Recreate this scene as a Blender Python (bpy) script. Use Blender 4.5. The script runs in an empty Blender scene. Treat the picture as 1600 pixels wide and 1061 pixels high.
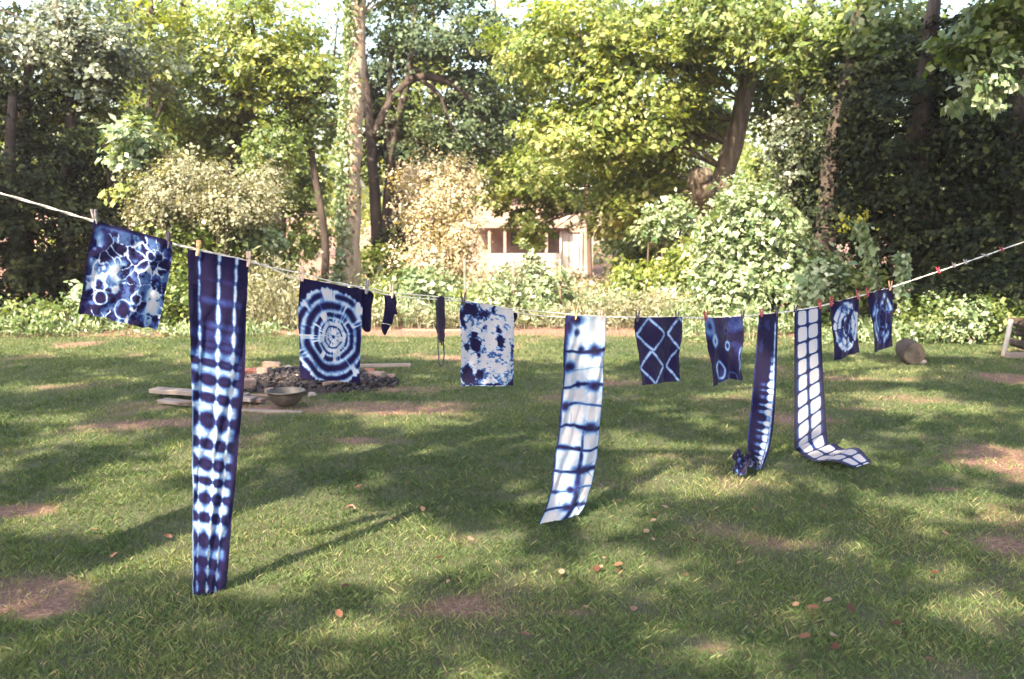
import bpy, math, random
import numpy as np
from mathutils import Vector
random.seed(7); RNG = np.random.default_rng(7)
S = bpy.context.scene
COL = S.collection
# ------------------------------------------------------------------ camera, sky, sun, exposure
CAMH = 1.85; PITCH = math.radians(7.71); FPX = 1600*35/36
cam = bpy.data.objects.new('camera', bpy.data.cameras.new('camera')); COL.objects.link(cam)
cam.location = (0, 0, CAMH); cam.rotation_euler = (math.pi/2 - PITCH, 0, 0)
cam.data.lens = 35; cam.data.sensor_width = 36; cam.data.clip_end = 1000; cam.data.clip_start = .05
cam.data.dof.use_dof = True; cam.data.dof.focus_distance = 6.2; cam.data.dof.aperture_fstop = 3.0
S.camera = cam
SUN_EL = math.radians(47); SUN_AZ = np.array([-.55, -.835]); SUN_AZ = SUN_AZ/np.linalg.norm(SUN_AZ)
SUN = np.array([SUN_AZ[0]*math.cos(SUN_EL), SUN_AZ[1]*math.cos(SUN_EL), math.sin(SUN_EL)])
w = bpy.data.worlds.new('World'); S.world = w; w.use_nodes = True
wn = w.node_tree.nodes; wl = w.node_tree.links
sky = wn.new('ShaderNodeTexSky'); sky.sky_type = 'NISHITA'; sky.sun_disc = False
sky.sun_elevation = SUN_EL; sky.sun_rotation = math.atan2(SUN_AZ[0], SUN_AZ[1])
sky.air_density = 1.3; sky.dust_density = 4.0; sky.ozone_density = 1.0
wl.new(sky.outputs[0], wn['Background'].inputs[0]); wn['Background'].inputs[1].default_value = .15
sl = bpy.data.lights.new('sun', 'SUN'); sun = bpy.data.objects.new('sun', sl); COL.objects.link(sun)
sl.energy = 5.0; sl.angle = math.radians(.6); sl.color = (1, .86, .60)
sun.rotation_euler = Vector(SUN).to_track_quat('Z', 'Y').to_euler()
S.view_settings.view_transform = 'Standard'; S.view_settings.look = 'None'
S.view_settings.exposure = 2.3; S.view_settings.gamma = 1; S.view_settings.use_curve_mapping = False
S.render.engine = 'CYCLES'
S.cycles.max_bounces = 6; S.cycles.diffuse_bounces = 3; S.cycles.glossy_bounces = 2
S.cycles.transmission_bounces = 3; S.cycles.transparent_max_bounces = 4; S.cycles.volume_bounces = 0
S.cycles.use_denoising = True; S.cycles.caustics_reflective = False; S.cycles.caustics_refractive = False
S.cycles.sample_clamp_indirect = 6

# ------------------------------------------------------------------ picture -> place
ct, st = math.cos(PITCH), math.sin(PITCH)
def ray(px, py):
    a = (px-800)/FPX; b = (530.5-py)/FPX
    return np.array([a, ct + b*st, -st + b*ct])
def smooth(t): t = np.clip(t, 0, 1); return t*t*(3-2*t)
def gz(x, y):
    return -.87*smooth((np.asarray(y, float)-19)/16)
def at(px, py, Y):
    r = ray(px, py); return np.array([0, 0, CAMH]) + r*(Y/r[1])
def ground(px, py):
    r = ray(px, py); return np.array([0, 0, CAMH]) + r*(CAMH/-r[2])
A = np.array([-1.39, 4.70]); B = np.array([2.12, 7.10])
LD = (B-A)/np.linalg.norm(B-A); LN = np.array([LD[1], -LD[0]])        # LN points to the camera side
def wall(px, py, off=0.0):
    """point on the upright plane through the clothesline"""
    r = ray(px, py); a = A + LN*off
    t = (a @ LN)/(r[:2] @ LN)
    return np.array([0, 0, CAMH]) + r*t
def SY(Y): return 1540.0/Y                                            # pixels per metre

def vnoise(x, y, seed=0):
    r = np.random.default_rng(seed).random((64, 64))
    x = np.asarray(x, float); y = np.asarray(y, float)
    xi = np.floor(x).astype(int); yi = np.floor(y).astype(int)
    fx = x-xi; fy = y-yi; fx = fx*fx*(3-2*fx); fy = fy*fy*(3-2*fy)
    g = lambda i, j: r[(xi+i) % 64, (yi+j) % 64]
    return (g(0,0)*(1-fx)+g(1,0)*fx)*(1-fy)+(g(0,1)*(1-fx)+g(1,1)*fx)*fy
def fbm(x, y, seed=0, o=4):
    s = 0; a = .5; n = 0
    for k in range(o):
        s = s + a*vnoise(x*2**k, y*2**k, seed+k); n += a; a *= .55
    return s/n

# ------------------------------------------------------------------ object helpers
def tag(o, label=None, cat=None, group=None, kind=None):
    if label: o['label'] = label
    if cat: o['category'] = cat
    if group: o['group'] = group
    if kind: o['kind'] = kind
    return o
def empty(name, loc, label, cat, group=None, rz=0):
    o = bpy.data.objects.new(name, None); COL.objects.link(o); o.location = loc; o.rotation_euler[2] = rz
    o.empty_display_size = .1
    return tag(o, label, cat, group)
def link(name, me, mat=None, parent=None):
    o = bpy.data.objects.new(name, me); COL.objects.link(o)
    if mat is not None and not me.materials: me.materials.append(mat)
    if parent is not None:
        o.parent = parent; o.location = -Vector(parent.location) if parent.type == 'EMPTY' else (0,0,0)
    return o
def qmesh(name, V, Q=None, T=None, attrs=None, sm=False):
    """fast mesh from arrays: V (n,3), Q quads, T triangles; attrs {name: (domain, values)}"""
    me = bpy.data.meshes.new(name)
    V = np.asarray(V, np.float32)
    nq = 0 if Q is None else len(Q); nt = 0 if T is None else len(T)
    me.vertices.add(len(V)); me.vertices.foreach_set('co', V.ravel())
    loops = []
    if nq: loops.append(np.asarray(Q, np.int32).ravel())
    if nt: loops.append(np.asarray(T, np.int32).ravel())
    L = np.concatenate(loops); me.loops.add(len(L)); me.loops.foreach_set('vertex_index', L)
    starts = np.concatenate([np.arange(nq)*4, nq*4+np.arange(nt)*3]).astype(np.int32)
    me.polygons.add(nq+nt); me.polygons.foreach_set('loop_start', starts)
    if sm: me.polygons.foreach_set('use_smooth', np.ones(nq+nt, bool))
    me.update(calc_edges=True)
    for k, (dom, val) in (attrs or {}).items():
        a = me.attributes.new(k, 'FLOAT', dom); a.data.foreach_set('value', np.asarray(val, np.float32).ravel())
    return me
class MB:
    """collects simple shapes and links them as one mesh"""
    def __init__(s): s.v = []; s.f = []
    def add(s, v, f):
        o = len(s.v); s.v += [tuple(p) for p in v]; s.f += [tuple(i+o for i in q) for q in f]
    def box(s, c, d, rz=0, tilt=0, jit=0, bev=0):
        cx, cy, cz = c; hx, hy, hz = d[0]/2, d[1]/2, d[2]/2
        v = []
        for z in (-hz, hz):
            for x, y in ((-hx,-hy),(hx,-hy),(hx,hy),(-hx,hy)):
                x2 = x+random.uniform(-jit,jit); y2 = y+random.uniform(-jit,jit); z2 = z+random.uniform(-jit,jit)
                x2, z2 = x2*math.cos(tilt)-z2*math.sin(tilt), x2*math.sin(tilt)+z2*math.cos(tilt)
                v.append((cx+x2*math.cos(rz)-y2*math.sin(rz), cy+x2*math.sin(rz)+y2*math.cos(rz), cz+z2))
        s.add(v, [(0,3,2,1),(4,5,6,7),(0,1,5,4),(1,2,6,5),(2,3,7,6),(3,0,4,7)])
    def tube(s, pts, rad, n=8, bump=0, cap=True, seed=0):
        pts = [Vector(p) for p in pts]; R = random.Random(seed)
        if not hasattr(rad, '__len__'): rad = [rad]*len(pts)
        rings = []; up = Vector((.3, .9, .1))
        for i, p in enumerate(pts):
            d = (pts[min(i+1, len(pts)-1)]-pts[max(i-1, 0)]).normalized()
            a = d.cross(up)
            if a.length < 1e-3: a = d.cross(Vector((1,0,0)))
            a.normalize(); b = d.cross(a)
            rings.append([p + (a*math.cos(t)+b*math.sin(t))*rad[i]*(1+bump*R.uniform(-1,1)) for t in [2*math.pi*k/n for k in range(n)]])
        v = [q for r in rings for q in r]; f = []
        for i in range(len(pts)-1):
            for k in range(n):
                f.append((i*n+k, i*n+(k+1) % n, (i+1)*n+(k+1) % n, (i+1)*n+k))
        if cap:
            f.append(tuple(range(n))[::-1]); f.append(tuple((len(pts)-1)*n+k for k in range(n)))
        s.add(v, f)
    def build(s, name, mat, parent=None, sm=False, bev=0):
        me = bpy.data.meshes.new(name); me.from_pydata([tuple(p) for p in s.v], [], s.f); me.update()
        if sm:
            for p in me.polygons: p.use_smooth = True
        o = link(name, me, mat, parent)
        if bev:
            m = o.modifiers.new('bevel', 'BEVEL'); m.width = bev; m.segments = 2
        return o
def smoothpath(pts, n):
    pts = [np.array(p, float) for p in pts]
    P = [2*pts[0]-pts[1]] + pts + [2*pts[-1]-pts[-2]]
    out = []; m = len(pts)-1
    for i in range(n):
        t = i/(n-1)*m; k = min(int(t), m-1); f = t-k
        a, b, c, d = P[k], P[k+1], P[k+2], P[k+3]
        out.append(.5*((2*b)+(-a+c)*f+(2*a-5*b+4*c-d)*f*f+(-a+3*b-3*c+d)*f**3))
    return out

# ------------------------------------------------------------------ materials
def newmat(name):
    m = bpy.data.materials.new(name); m.use_nodes = True
    nt = m.node_tree; return m, nt.nodes, nt.links, nt.nodes['Principled BSDF']
def ramp(n, stops):
    r = n.new('ShaderNodeValToRGB'); e = r.color_ramp.elements
    e[0].position, e[0].color = stops[0][0], (*stops[0][1], 1)
    e[1].position, e[1].color = stops[-1][0], (*stops[-1][1], 1)
    for p, c in stops[1:-1]:
        q = e.new(p); q.color = (*c, 1)
    return r
def noise(n, l, scale, detail=4, rough=.6, vec=None):
    t = n.new('ShaderNodeTexNoise'); t.inputs['Scale'].default_value = scale
    t.inputs['Detail'].default_value = detail; t.inputs['Roughness'].default_value = rough
    if vec is not None: l.new(vec, t.inputs['Vector'])
    return t
def rough_mat(name, cols, scale=8, rough=.85, bump=.4, bscale=40, stretch=None, metal=0, dist=.01):
    m, n, l, b = newmat(name)
    tc = n.new('ShaderNodeTexCoord'); mp = n.new('ShaderNodeMapping'); l.new(tc.outputs['Object'], mp.inputs[0])
    if stretch: mp.inputs['Scale'].default_value = stretch
    t = noise(n, l, scale, 6, .65, mp.outputs[0])
    k = len(cols); r = ramp(n, [(.3+.4*i/(k-1), c) for i, c in enumerate(cols)])
    l.new(t.outputs['Fac'], r.inputs[0]); l.new(r.outputs[0], b.inputs['Base Color'])
    b.inputs['Roughness'].default_value = rough; b.inputs['Metallic'].default_value = metal
    t2 = noise(n, l, bscale, 5, .7, mp.outputs[0]); bp = n.new('ShaderNodeBump')
    bp.inputs['Strength'].default_value = bump; bp.inputs['Distance'].default_value = dist
    l.new(t2.outputs['Fac'], bp.inputs['Height']); l.new(bp.outputs[0], b.inputs['Normal'])
    return m
def leaf_mat(name, cols, trans=.35, rough=.5, spec=.4):
    m, n, l, b = newmat(name)
    a = n.new('ShaderNodeAttribute'); a.attribute_name = 'tint'
    k = len(cols); r = ramp(n, [(i/(k-1), c) for i, c in enumerate(cols)])
    l.new(a.outputs['Fac'], r.inputs[0]); l.new(r.outputs[0], b.inputs['Base Color'])
    b.inputs['Roughness'].default_value = rough; b.inputs['Specular IOR Level'].default_value = spec
    tr = n.new('ShaderNodeBsdfTranslucent')
    g = n.new('ShaderNodeMixRGB'); g.blend_type = 'MULTIPLY'; g.inputs[0].default_value = 1
    g.inputs[2].default_value = (1.5, 1.45, .5, 1)
    l.new(r.outputs[0], g.inputs[1]); l.new(g.outputs[0], tr.inputs[0])
    mx = n.new('ShaderNodeMixShader'); mx.inputs[0].default_value = trans
    l.new(b.outputs[0], mx.inputs[1]); l.new(tr.outputs[0], mx.inputs[2])
    l.new(mx.outputs[0], n['Material Output'].inputs[0])
    return m
M = {}
M['leaf_green'] = leaf_mat('leaf_green', [(.04,.07,.016), (.085,.13,.028), (.14,.18,.05), (.22,.24,.09)], .38, .42, .6)
M['leaf_yellow'] = leaf_mat('leaf_yellow', [(.06,.105,.02), (.14,.195,.045), (.23,.265,.08), (.35,.34,.14)], .45, .42, .6)
M['leaf_dark_shade'] = leaf_mat('leaf_dark_shade', [(.007,.010,.008), (.013,.02,.010), (.026,.036,.016), (.085,.09,.03)], .15, .75, .12)  # near-black leaf tone, the deep shade of the woods painted into the colour
M['leaf_blue'] = leaf_mat('leaf_blue', [(.025,.045,.02), (.04,.07,.032), (.065,.095,.045), (.1,.13,.06)], .22)
M['leaf_pale'] = leaf_mat('leaf_pale', [(.06,.11,.045), (.13,.19,.09), (.23,.28,.16), (.36,.39,.27)], .25, .38, .7)
M['leaf_grey'] = leaf_mat('leaf_grey', [(.03,.045,.025), (.07,.09,.05), (.13,.15,.10), (.22,.23,.18)], .25, .35, .7)
M['leaf_straw'] = leaf_mat('leaf_straw', [(.09,.10,.06), (.17,.17,.115), (.26,.25,.18), (.40,.38,.30)], .3, .7, .2)
M['leaf_pink'] = leaf_mat('leaf_pink', [(.22,.20,.12), (.34,.29,.20), (.46,.38,.30), (.56,.47,.40)], .3, .7, .2)
M['leaf_rust'] = leaf_mat('leaf_rust', [(.06,.025,.015), (.12,.05,.03), (.19,.10,.065), (.27,.19,.135)], .25, .6, .3)
M['flower'] = leaf_mat('flower_yellow', [(.20,.20,.02), (.32,.30,.03), (.42,.38,.05), (.5,.45,.08)], .3, .7, .2)
M['grass'] = leaf_mat('grass_blade', [(.042,.072,.032), (.078,.122,.048), (.125,.17,.066), (.225,.215,.11), (.34,.28,.17)], .35, .6, .25)
M['bark'] = rough_mat('bark', [(.035,.025,.018), (.11,.08,.06), (.24,.19,.15)], 11, .9, 1, 22, (1,1,.16), dist=.05)
M['bark_pale'] = rough_mat('bark_pale', [(.16,.11,.085), (.30,.23,.18), (.42,.34,.28)], 5, .9, .9, 16, (1,1,.3), dist=.03)
M['bark_dark'] = rough_mat('bark_dark', [(.02,.013,.012), (.05,.035,.03), (.09,.065,.05)], 6, .9, .9, 18, (1,1,.25), dist=.03)
M['twig'] = rough_mat('twig', [(.06,.04,.03), (.12,.085,.06)], 6, .9, .3, 18)
M['cut_wood'] = rough_mat('cut_wood', [(.02,.015,.013), (.045,.035,.03), (.085,.07,.06)], 9, .9, .8, 30)
M['board_grey'] = rough_mat('board_grey', [(.11,.085,.075), (.21,.165,.145), (.31,.26,.235)], 5, .85, .6, 30, (.12,1,1))
M['board_brown'] = rough_mat('board_brown', [(.10,.06,.045), (.20,.13,.10), (.32,.22,.18)], 5, .85, .6, 30, (.12,1,1))
M['brick'] = rough_mat('brick', [(.10,.035,.025), (.22,.075,.05), (.30,.14,.10)], 14, .9, .7, 45)
M['brick_pale'] = rough_mat('brick_pale', [(.13,.07,.055), (.22,.145,.12), (.30,.23,.20)], 14, .9, .7, 45)
M['char'] = rough_mat('charcoal', [(.006,.004,.006), (.018,.012,.016), (.09,.07,.07)], 25, .8, .8, 60)
M['ash'] = rough_mat('ash', [(.010,.007,.009), (.026,.018,.02), (.08,.055,.05)], 12, .95, .9, 40)
M['stone'] = rough_mat('stone', [(.12,.10,.09), (.24,.20,.18), (.34,.30,.27)], 12, .9, .8, 35)
M['steel'] = rough_mat('dull_steel', [(.09,.075,.065), (.16,.135,.115), (.26,.23,.20)], 7, .5, .15, 30, metal=.75)
M['rope'] = rough_mat('rope', [(.55,.49,.44), (.72,.66,.62)], 30, .8, .8, 160, dist=.002)
M['pin_wood'] = rough_mat('pin_wood', [(.50,.26,.13), (.64,.38,.22)], 30, .7, .2, 90)
M['pin_pale'] = rough_mat('pin_pale', [(.56,.38,.29), (.72,.54,.44)], 30, .7, .2, 90)
M['pin_grey'] = rough_mat('pin_grey', [(.17,.15,.17), (.28,.25,.27)], 30, .7, .2, 90)
M['pin_dark'] = rough_mat('pin_dark', [(.03,.022,.04), (.06,.045,.07)], 30, .6, .2, 90)
M['pin_red'] = rough_mat('pin_red', [(.22,.015,.03), (.32,.03,.05)], 30, .4, .1, 90)
M['yarn'] = rough_mat('indigo_yarn', [(.006,.004,.018), (.014,.008,.035)], 60, .95, .6, 160)
M['wire'] = rough_mat('wire', [(.2,.17,.15), (.3,.27,.25)], 30, .4, .1, 90, metal=.8)
M['paint_white'] = rough_mat('paint_white', [(.26,.21,.18), (.38,.33,.29), (.48,.43,.39)], 3, .7, .2, 20)
M['paint_pink'] = rough_mat('siding', [(.22,.15,.12), (.31,.22,.18), (.38,.29,.24)], 3, .8, .2, 20)
M['roof'] = rough_mat('roof', [(.17,.10,.08), (.26,.17,.14), (.34,.24,.20)], 2, .7, .3, 12)
M['roof_pale'] = rough_mat('roof_pale', [(.42,.36,.32), (.55,.49,.45)], 2, .6, .2, 12)
M['dark_room'] = rough_mat('dark_room', [(.05,.025,.02), (.11,.06,.05)], 2, .8, .2, 12)
M['pole'] = rough_mat('pole_wood', [(.035,.02,.013), (.07,.04,.028), (.11,.07,.05)], 4, .9, .5, 20, (1,1,.2))
m, n, l, b = newmat('glass_pane'); b.inputs['Base Color'].default_value = (.05,.06,.07,1); b.inputs['Roughness'].default_value = .08
M['glass'] = m
# soil under the grass
m, n, l, b = newmat('soil')
a = n.new('ShaderNodeAttribute'); a.attribute_name = 'dirt'
g = n.new('ShaderNodeNewGeometry')
t1 = noise(n, l, 3.0, 8, .7, g.outputs['Position']); t2 = noise(n, l, 38, 6, .75, g.outputs['Position'])
r1 = ramp(n, [(.3,(.045,.06,.022)), (.5,(.075,.08,.035)), (.7,(.13,.115,.055))])
r2 = ramp(n, [(.3,(.10,.042,.03)), (.5,(.22,.115,.085)), (.7,(.42,.27,.21))])
l.new(t2.outputs['Fac'], r1.inputs[0]); l.new(t2.outputs['Fac'], r2.inputs[0])
ad = n.new('ShaderNodeMath'); ad.operation = 'MULTIPLY_ADD'; l.new(t1.outputs['Fac'], ad.inputs[0])
ad.inputs[1].default_value = .5; l.new(a.outputs['Fac'], ad.inputs[2])
r3 = ramp(n, [(.45,(0,0,0)), (.85,(1,1,1))]); l.new(ad.outputs[0], r3.inputs[0])
mx = n.new('ShaderNodeMixRGB'); l.new(r3.outputs[0], mx.inputs[0]); l.new(r1.outputs[0], mx.inputs[1]); l.new(r2.outputs[0], mx.inputs[2])
l.new(mx.outputs[0], b.inputs['Base Color']); b.inputs['Roughness'].default_value = .95
bp = n.new('ShaderNodeBump'); bp.inputs['Strength'].default_value = 1; bp.inputs['Distance'].default_value = .05
l.new(t2.outputs['Fac'], bp.inputs['Height']); l.new(bp.outputs[0], b.inputs['Normal'])
M['soil'] = m
# dyed cotton: 'dye' 0 = undyed, 1 = full indigo
m, n, l, b = newmat('indigo_cotton')
a = n.new('ShaderNodeAttribute'); a.attribute_name = 'dye'
tc = n.new('ShaderNodeTexCoord'); nz = noise(n, l, 60, 5, .7, tc.outputs['Object'])
ma = n.new('ShaderNodeMath'); ma.operation = 'MULTIPLY_ADD'; l.new(nz.outputs['Fac'], ma.inputs[0]); ma.inputs[1].default_value = .16
l.new(a.outputs['Fac'], ma.inputs[2])
sb = n.new('ShaderNodeMath'); sb.operation = 'SUBTRACT'; sb.inputs[1].default_value = .08; l.new(ma.outputs[0], sb.inputs[0])
r = ramp(n, [(.04,(.50,.455,.485)), (.22,(.33,.41,.53)), (.45,(.085,.17,.37)), (.68,(.018,.025,.13)), (.90,(.007,.004,.034))])
l.new(sb.outputs[0], r.inputs[0]); l.new(r.outputs[0], b.inputs['Base Color'])
b.inputs['Roughness'].default_value = .9; b.inputs['Specular IOR Level'].default_value = .15
try: b.inputs['Sheen Weight'].default_value = .12
except Exception: pass
wv = noise(n, l, 14, 4, .6, tc.outputs['Object']); bp = n.new('ShaderNodeBump'); bp.inputs['Strength'].default_value = .5; bp.inputs['Distance'].default_value = .012
l.new(wv.outputs['Fac'], bp.inputs['Height']); l.new(bp.outputs[0], b.inputs['Normal'])
tr = n.new('ShaderNodeBsdfTranslucent'); l.new(r.outputs[0], tr.inputs[0])
ms = n.new('ShaderNodeMixShader'); ms.inputs[0].default_value = .28
l.new(b.outputs[0], ms.inputs[1]); l.new(tr.outputs[0], ms.inputs[2]); l.new(ms.outputs[0], n['Material Output'].inputs[0])
M['cotton'] = m

# ------------------------------------------------------------------ leaves in bulk
def unit(v): return v/np.maximum(np.linalg.norm(v, axis=1, keepdims=True), 1e-6)
def leaf_mesh(name, P, size, tint, up=1.0, droop=.3, wide=.34, axis=None, seed=0, base=None):
    R = np.random.default_rng(seed); n = len(P)
    nrm = unit(np.stack([R.normal(0, 1, n), R.normal(0, 1, n), R.normal(0, .6, n)+up], 1))
    if base is not None: nrm = unit(base + R.normal(0, .42, (n, 3)))
    ax = R.normal(0, 1, (n, 3)) if axis is None else axis + R.normal(0, .35, (n, 3))
    if axis is None: ax[:, 2] -= droop*2
    ax = unit(ax - (ax*nrm).sum(1, keepdims=True)*nrm) if axis is None else unit(ax)
    sd = unit(np.cross(nrm, ax))
    s = (size*np.clip(np.exp(R.normal(-.06, .38, n)), .4, 2.1))[:, None]
    V = np.empty((n, 4, 3))
    V[:, 0] = P; V[:, 1] = P + ax*s*.5 + sd*s*wide + nrm*s*.10
    V[:, 2] = P + ax*s; V[:, 3] = P + ax*s*.5 - sd*s*wide + nrm*s*.10
    Q = np.arange(n*4).reshape(n, 4)
    return qmesh(name, V.reshape(-1, 3), Q=Q, attrs={'tint': ('FACE', tint)})
def crown_points(ells, n, clump=.5, per=45, seed=0, flat=.45, shell=.5):
    """ells: (centre, (rx, ry, rz)); clumps gathered in the ellipsoids, leaves gathered in the clumps"""
    R = np.random.default_rng(seed)
    vol = np.array([e[1][0]*e[1][1]*e[1][2] for e in ells])**(2/3); vol = vol/vol.sum()
    nc = max(3, int(n/per)); which = R.choice(len(ells), nc, p=vol)
    d = unit(R.normal(0, 1, (nc, 3))); rr = np.clip(R.beta(2.4, 1.3, nc), 0, 1)[:, None]
    rr = rr*(1-shell)+shell*rr**.4
    az_ = np.arctan2(d[:, 1], d[:, 0]); lump = (.62+.75*vnoise(az_*1.6+11, d[:, 2]*2.2+5, seed+7))[:, None]
    C = np.array([ells[w][0] for w in which]) + d*rr*lump*1.12*np.array([ells[w][1] for w in which])*R.uniform(.8, 1.12, (nc, 1))
    cr = clump*R.uniform(.5, 1.5, nc)
    k = R.integers(0, nc, n); dd = unit(R.normal(0, 1, (n, 3)))*(R.random(n)**.5)[:, None]
    dd[:, 2] *= flat; dd[:, 2] -= .35*(dd[:, 0]**2+dd[:, 1]**2)        # shelves that droop at the rim
    P = C[k] + dd*cr[k][:, None]
    ct_ = R.normal(0, .13, nc)
    tint = np.clip(R.beta(2, 2.6, n)+ct_[k]+.10, 0, 1)
    nb = unit(d*np.array([.8,.8,.35])+np.array([0,0,.75])+R.normal(0, .30, (nc, 3)))
    return P, tint, C, nb[k]
def add_crown(parent, name, ells, n, mat, size=.09, clump=.5, per=45, seed=0, up=1.0, limbs_from=None, nl=14, wood='bark_dark', zmin=None, flat=.45, wide=.34, trim=None, lr=.03):
    P, T, C, NB = crown_points(ells, n, clump, per, seed, flat)
    if zmin is not None:
        k = P[:, 2] > gz(P[:, 0], P[:, 1])+zmin; P = P[k]; T = T[k]; NB = NB[k]
    if trim is not None: k = trim(P); P = P[k]; T = T[k]
    o = link(name, leaf_mesh(name, P, size, T, up=up, seed=seed+3, wide=wide, base=NB), M[mat], parent)
    if limbs_from is not None:
        R = random.Random(seed); F = [np.array(p) for p in limbs_from]
        idx = [R.randrange(len(C)) for _ in range(nl)]
        for i in idx:
            c = C[i]; f = min(F, key=lambda p: np.linalg.norm(p-c)+2.5*max(0, p[2]-c[2]))
            mid = (f+c)/2 + np.array([R.uniform(-.2,.2), R.uniform(-.2,.2), R.uniform(.05,.45)])*np.linalg.norm(c-f)*.35
            L = np.linalg.norm(c-f); r0 = lr*(.6+.25*L)
            b = MB(); b.tube(smoothpath([f, mid, c], 7), [r0*(1-.85*i/6) for i in range(7)], 5, .1, seed=int(i))
            b.build('limb', M[wood], parent, sm=True)
    return o
def px_ell(px, py, Y, rx, ry, dy=None):
    s = SY(Y); c = at(px, py, Y); return (c, (rx/s, dy if dy else max(.5, .75*rx/s), ry/s))
def trunk_mesh(parent, pts, rad, mat, name='trunk', n=12, steps=16, bump=.07, seed=1):
    b = MB(); p = smoothpath(pts, steps)
    m_ = len(rad)-1
    rr = [np.interp(i/(steps-1)*m_, range(m_+1), rad) for i in range(steps)]
    rng = random.Random(seed)
    p = [q + np.array([rng.uniform(-1,1), rng.uniform(-1,1), 0])*rr[i]*.12 for i, q in enumerate(p)]
    b.tube(p, rr, n, bump, seed=seed); o = b.build(name, M[mat], parent, sm=True)
    return o, p

# ------------------------------------------------------------------ ground
def gell(px, py, rx, ry):
    c = ground(px, py); return (c[0], c[1], rx*c[1]/1540, ry*c[1]**2/(CAMH*1540))
DIRT = [gell(*e) for e in [(1540,715,90,35), (70,945,110,28), (705,950,70,28), (1420,592,90,5), (1085,1005,50,16), (480,640,230,20),
        (1575,592,60,9), (30,560,50,5), (120,538,40,4), (620,610,70,12), (1330,640,40,5), (530,730,40,8), (1250,655,70,9), (960,600,50,4),
        (1480,765,60,9), (300,660,90,9), (905,960,35,7), (700,560,60,6), (560,690,70,6), (30,800,60,10), (1570,850,40,12)]]
def dirt(x, y):
    d = np.zeros_like(np.asarray(x, float))
    for cx, cy, rx, ry in DIRT:
        q = ((x-cx)/rx)**2+((y-cy)/ry)**2; d = np.maximum(d, np.exp(-q*1.0))
    nn = fbm(np.asarray(x)*1.7+40, np.asarray(y)*1.7+40, 11)
    d = d*(.25+1.0*fbm(np.asarray(x)*4+3, np.asarray(y)*4, 13, 4)) + 1.5*(nn-.5)+.30*(fbm(np.asarray(x)*6, np.asarray(y)*6, 17, 3)-.5)
    back = smooth((np.asarray(y)-13.6)/.7)*.75
    return np.clip(np.maximum(d, back), 0, 1)
def grid(xs, ys):
    X, Y = np.meshgrid(xs, ys, indexing='ij'); Z = gz(X, Y)
    nx, ny = X.shape; V = np.stack([X, Y, Z], -1).reshape(-1, 3)
    i = np.arange(nx*ny).reshape(nx, ny)
    Q = np.stack([i[:-1,:-1], i[1:,:-1], i[1:,1:], i[:-1,1:]], -1).reshape(-1, 4)
    return V, Q
xs = np.concatenate([[-400,-120,-50,-25], np.linspace(-14, 14, 150), [25,50,120,400]])
ys = np.concatenate([[-60,-20,-6,0], np.linspace(2, 18, 130), np.linspace(18.5, 45, 50), [60,120,400]])
V, Q = grid(xs, ys)
near = fbm(V[:,0]*1.3, V[:,1]*1.3, 5)
inside = (abs(V[:,0]) < 14) & (V[:,1] > 2) & (V[:,1] < 18)
V[:,2] += np.where(inside, (near-.5)*.05, 0)
gme = qmesh('lawn', V, Q=Q, attrs={'dirt': ('POINT', dirt(V[:,0], V[:,1]))}, sm=True)
tag(link('lawn', gme, M['soil']), kind='structure')

# grass blades
def blades(N, ymin, ymax, seed, hmin, hmax, wfac, xm=1.2, dens=None, straw=0.0, pw=1.0, lean=.45):
    R = np.random.default_rng(seed)
    Y = ymin + (ymax-ymin)*R.random(N)**pw
    X = (R.random(N)*2-1)*(Y*.54+xm)
    D = dirt(X, Y); cl = fbm(X*5+9, Y*5+9, 21, 3)
    keep = R.random(N) > np.clip(D*1.5-.12, 0, .82)
    keep &= R.random(N) < .45+1.1*cl
    if dens is not None: keep &= dens(X, Y, R)
    X, Y, D, cl = X[keep], Y[keep], D[keep], cl[keep]; n = len(X)
    big = fbm(X*.9, Y*.9, 31, 4)
    h = (hmin+(hmax-hmin)*R.random(n))*(.55+.9*cl)
    a = R.random(n)*2*math.pi; sd = np.stack([np.cos(a), np.sin(a), np.zeros(n)], 1)
    b2 = R.random(n)*2*math.pi; ln = R.random(n)**1.3*lean*2.2+.05
    ld = np.stack([np.cos(b2)*ln, np.sin(b2)*ln, np.ones(n)], 1)
    w_ = (wfac*(.0010+.00062*Y)*R.uniform(.7, 1.3, n))[:, None]
    P = np.stack([X, Y, gz(X, Y)-.004+(fbm(X*1.3, Y*1.3, 5)-.5)*.05], 1)
    H = h[:, None]
    mid = P + ld*H*.55; tip = P + ld*H + np.stack([np.cos(b2), np.sin(b2), -.3+0*b2], 1)*H*(ln[:, None]*.35)
    V = np.stack([P-sd*w_, P+sd*w_, tip, mid-sd*w_*.7], 1).reshape(-1, 3)
    Q = np.arange(n*4).reshape(n, 4); T = None
    t = np.clip(R.beta(2, 2.6, n)*.70 + (big-.5)*.8 + D*.55 - .02 + straw + (R.random(n) < .09)*.40, 0, 1)
    return V, Q, T, t
PIT = ground(480, 600)
def notpit(X, Y, R): return ((X-PIT[0])/.95)**2+((Y-PIT[1])/.62)**2 > 1
V, Q, T, t = blades(560000, 3.2, 14.4, 101, .014, .042, .46, dens=notpit, pw=1.15)
tag(link('grass', qmesh('grass', V, Q=Q, attrs={'tint': ('FACE', t)}), M['grass']), kind='stuff')

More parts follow.
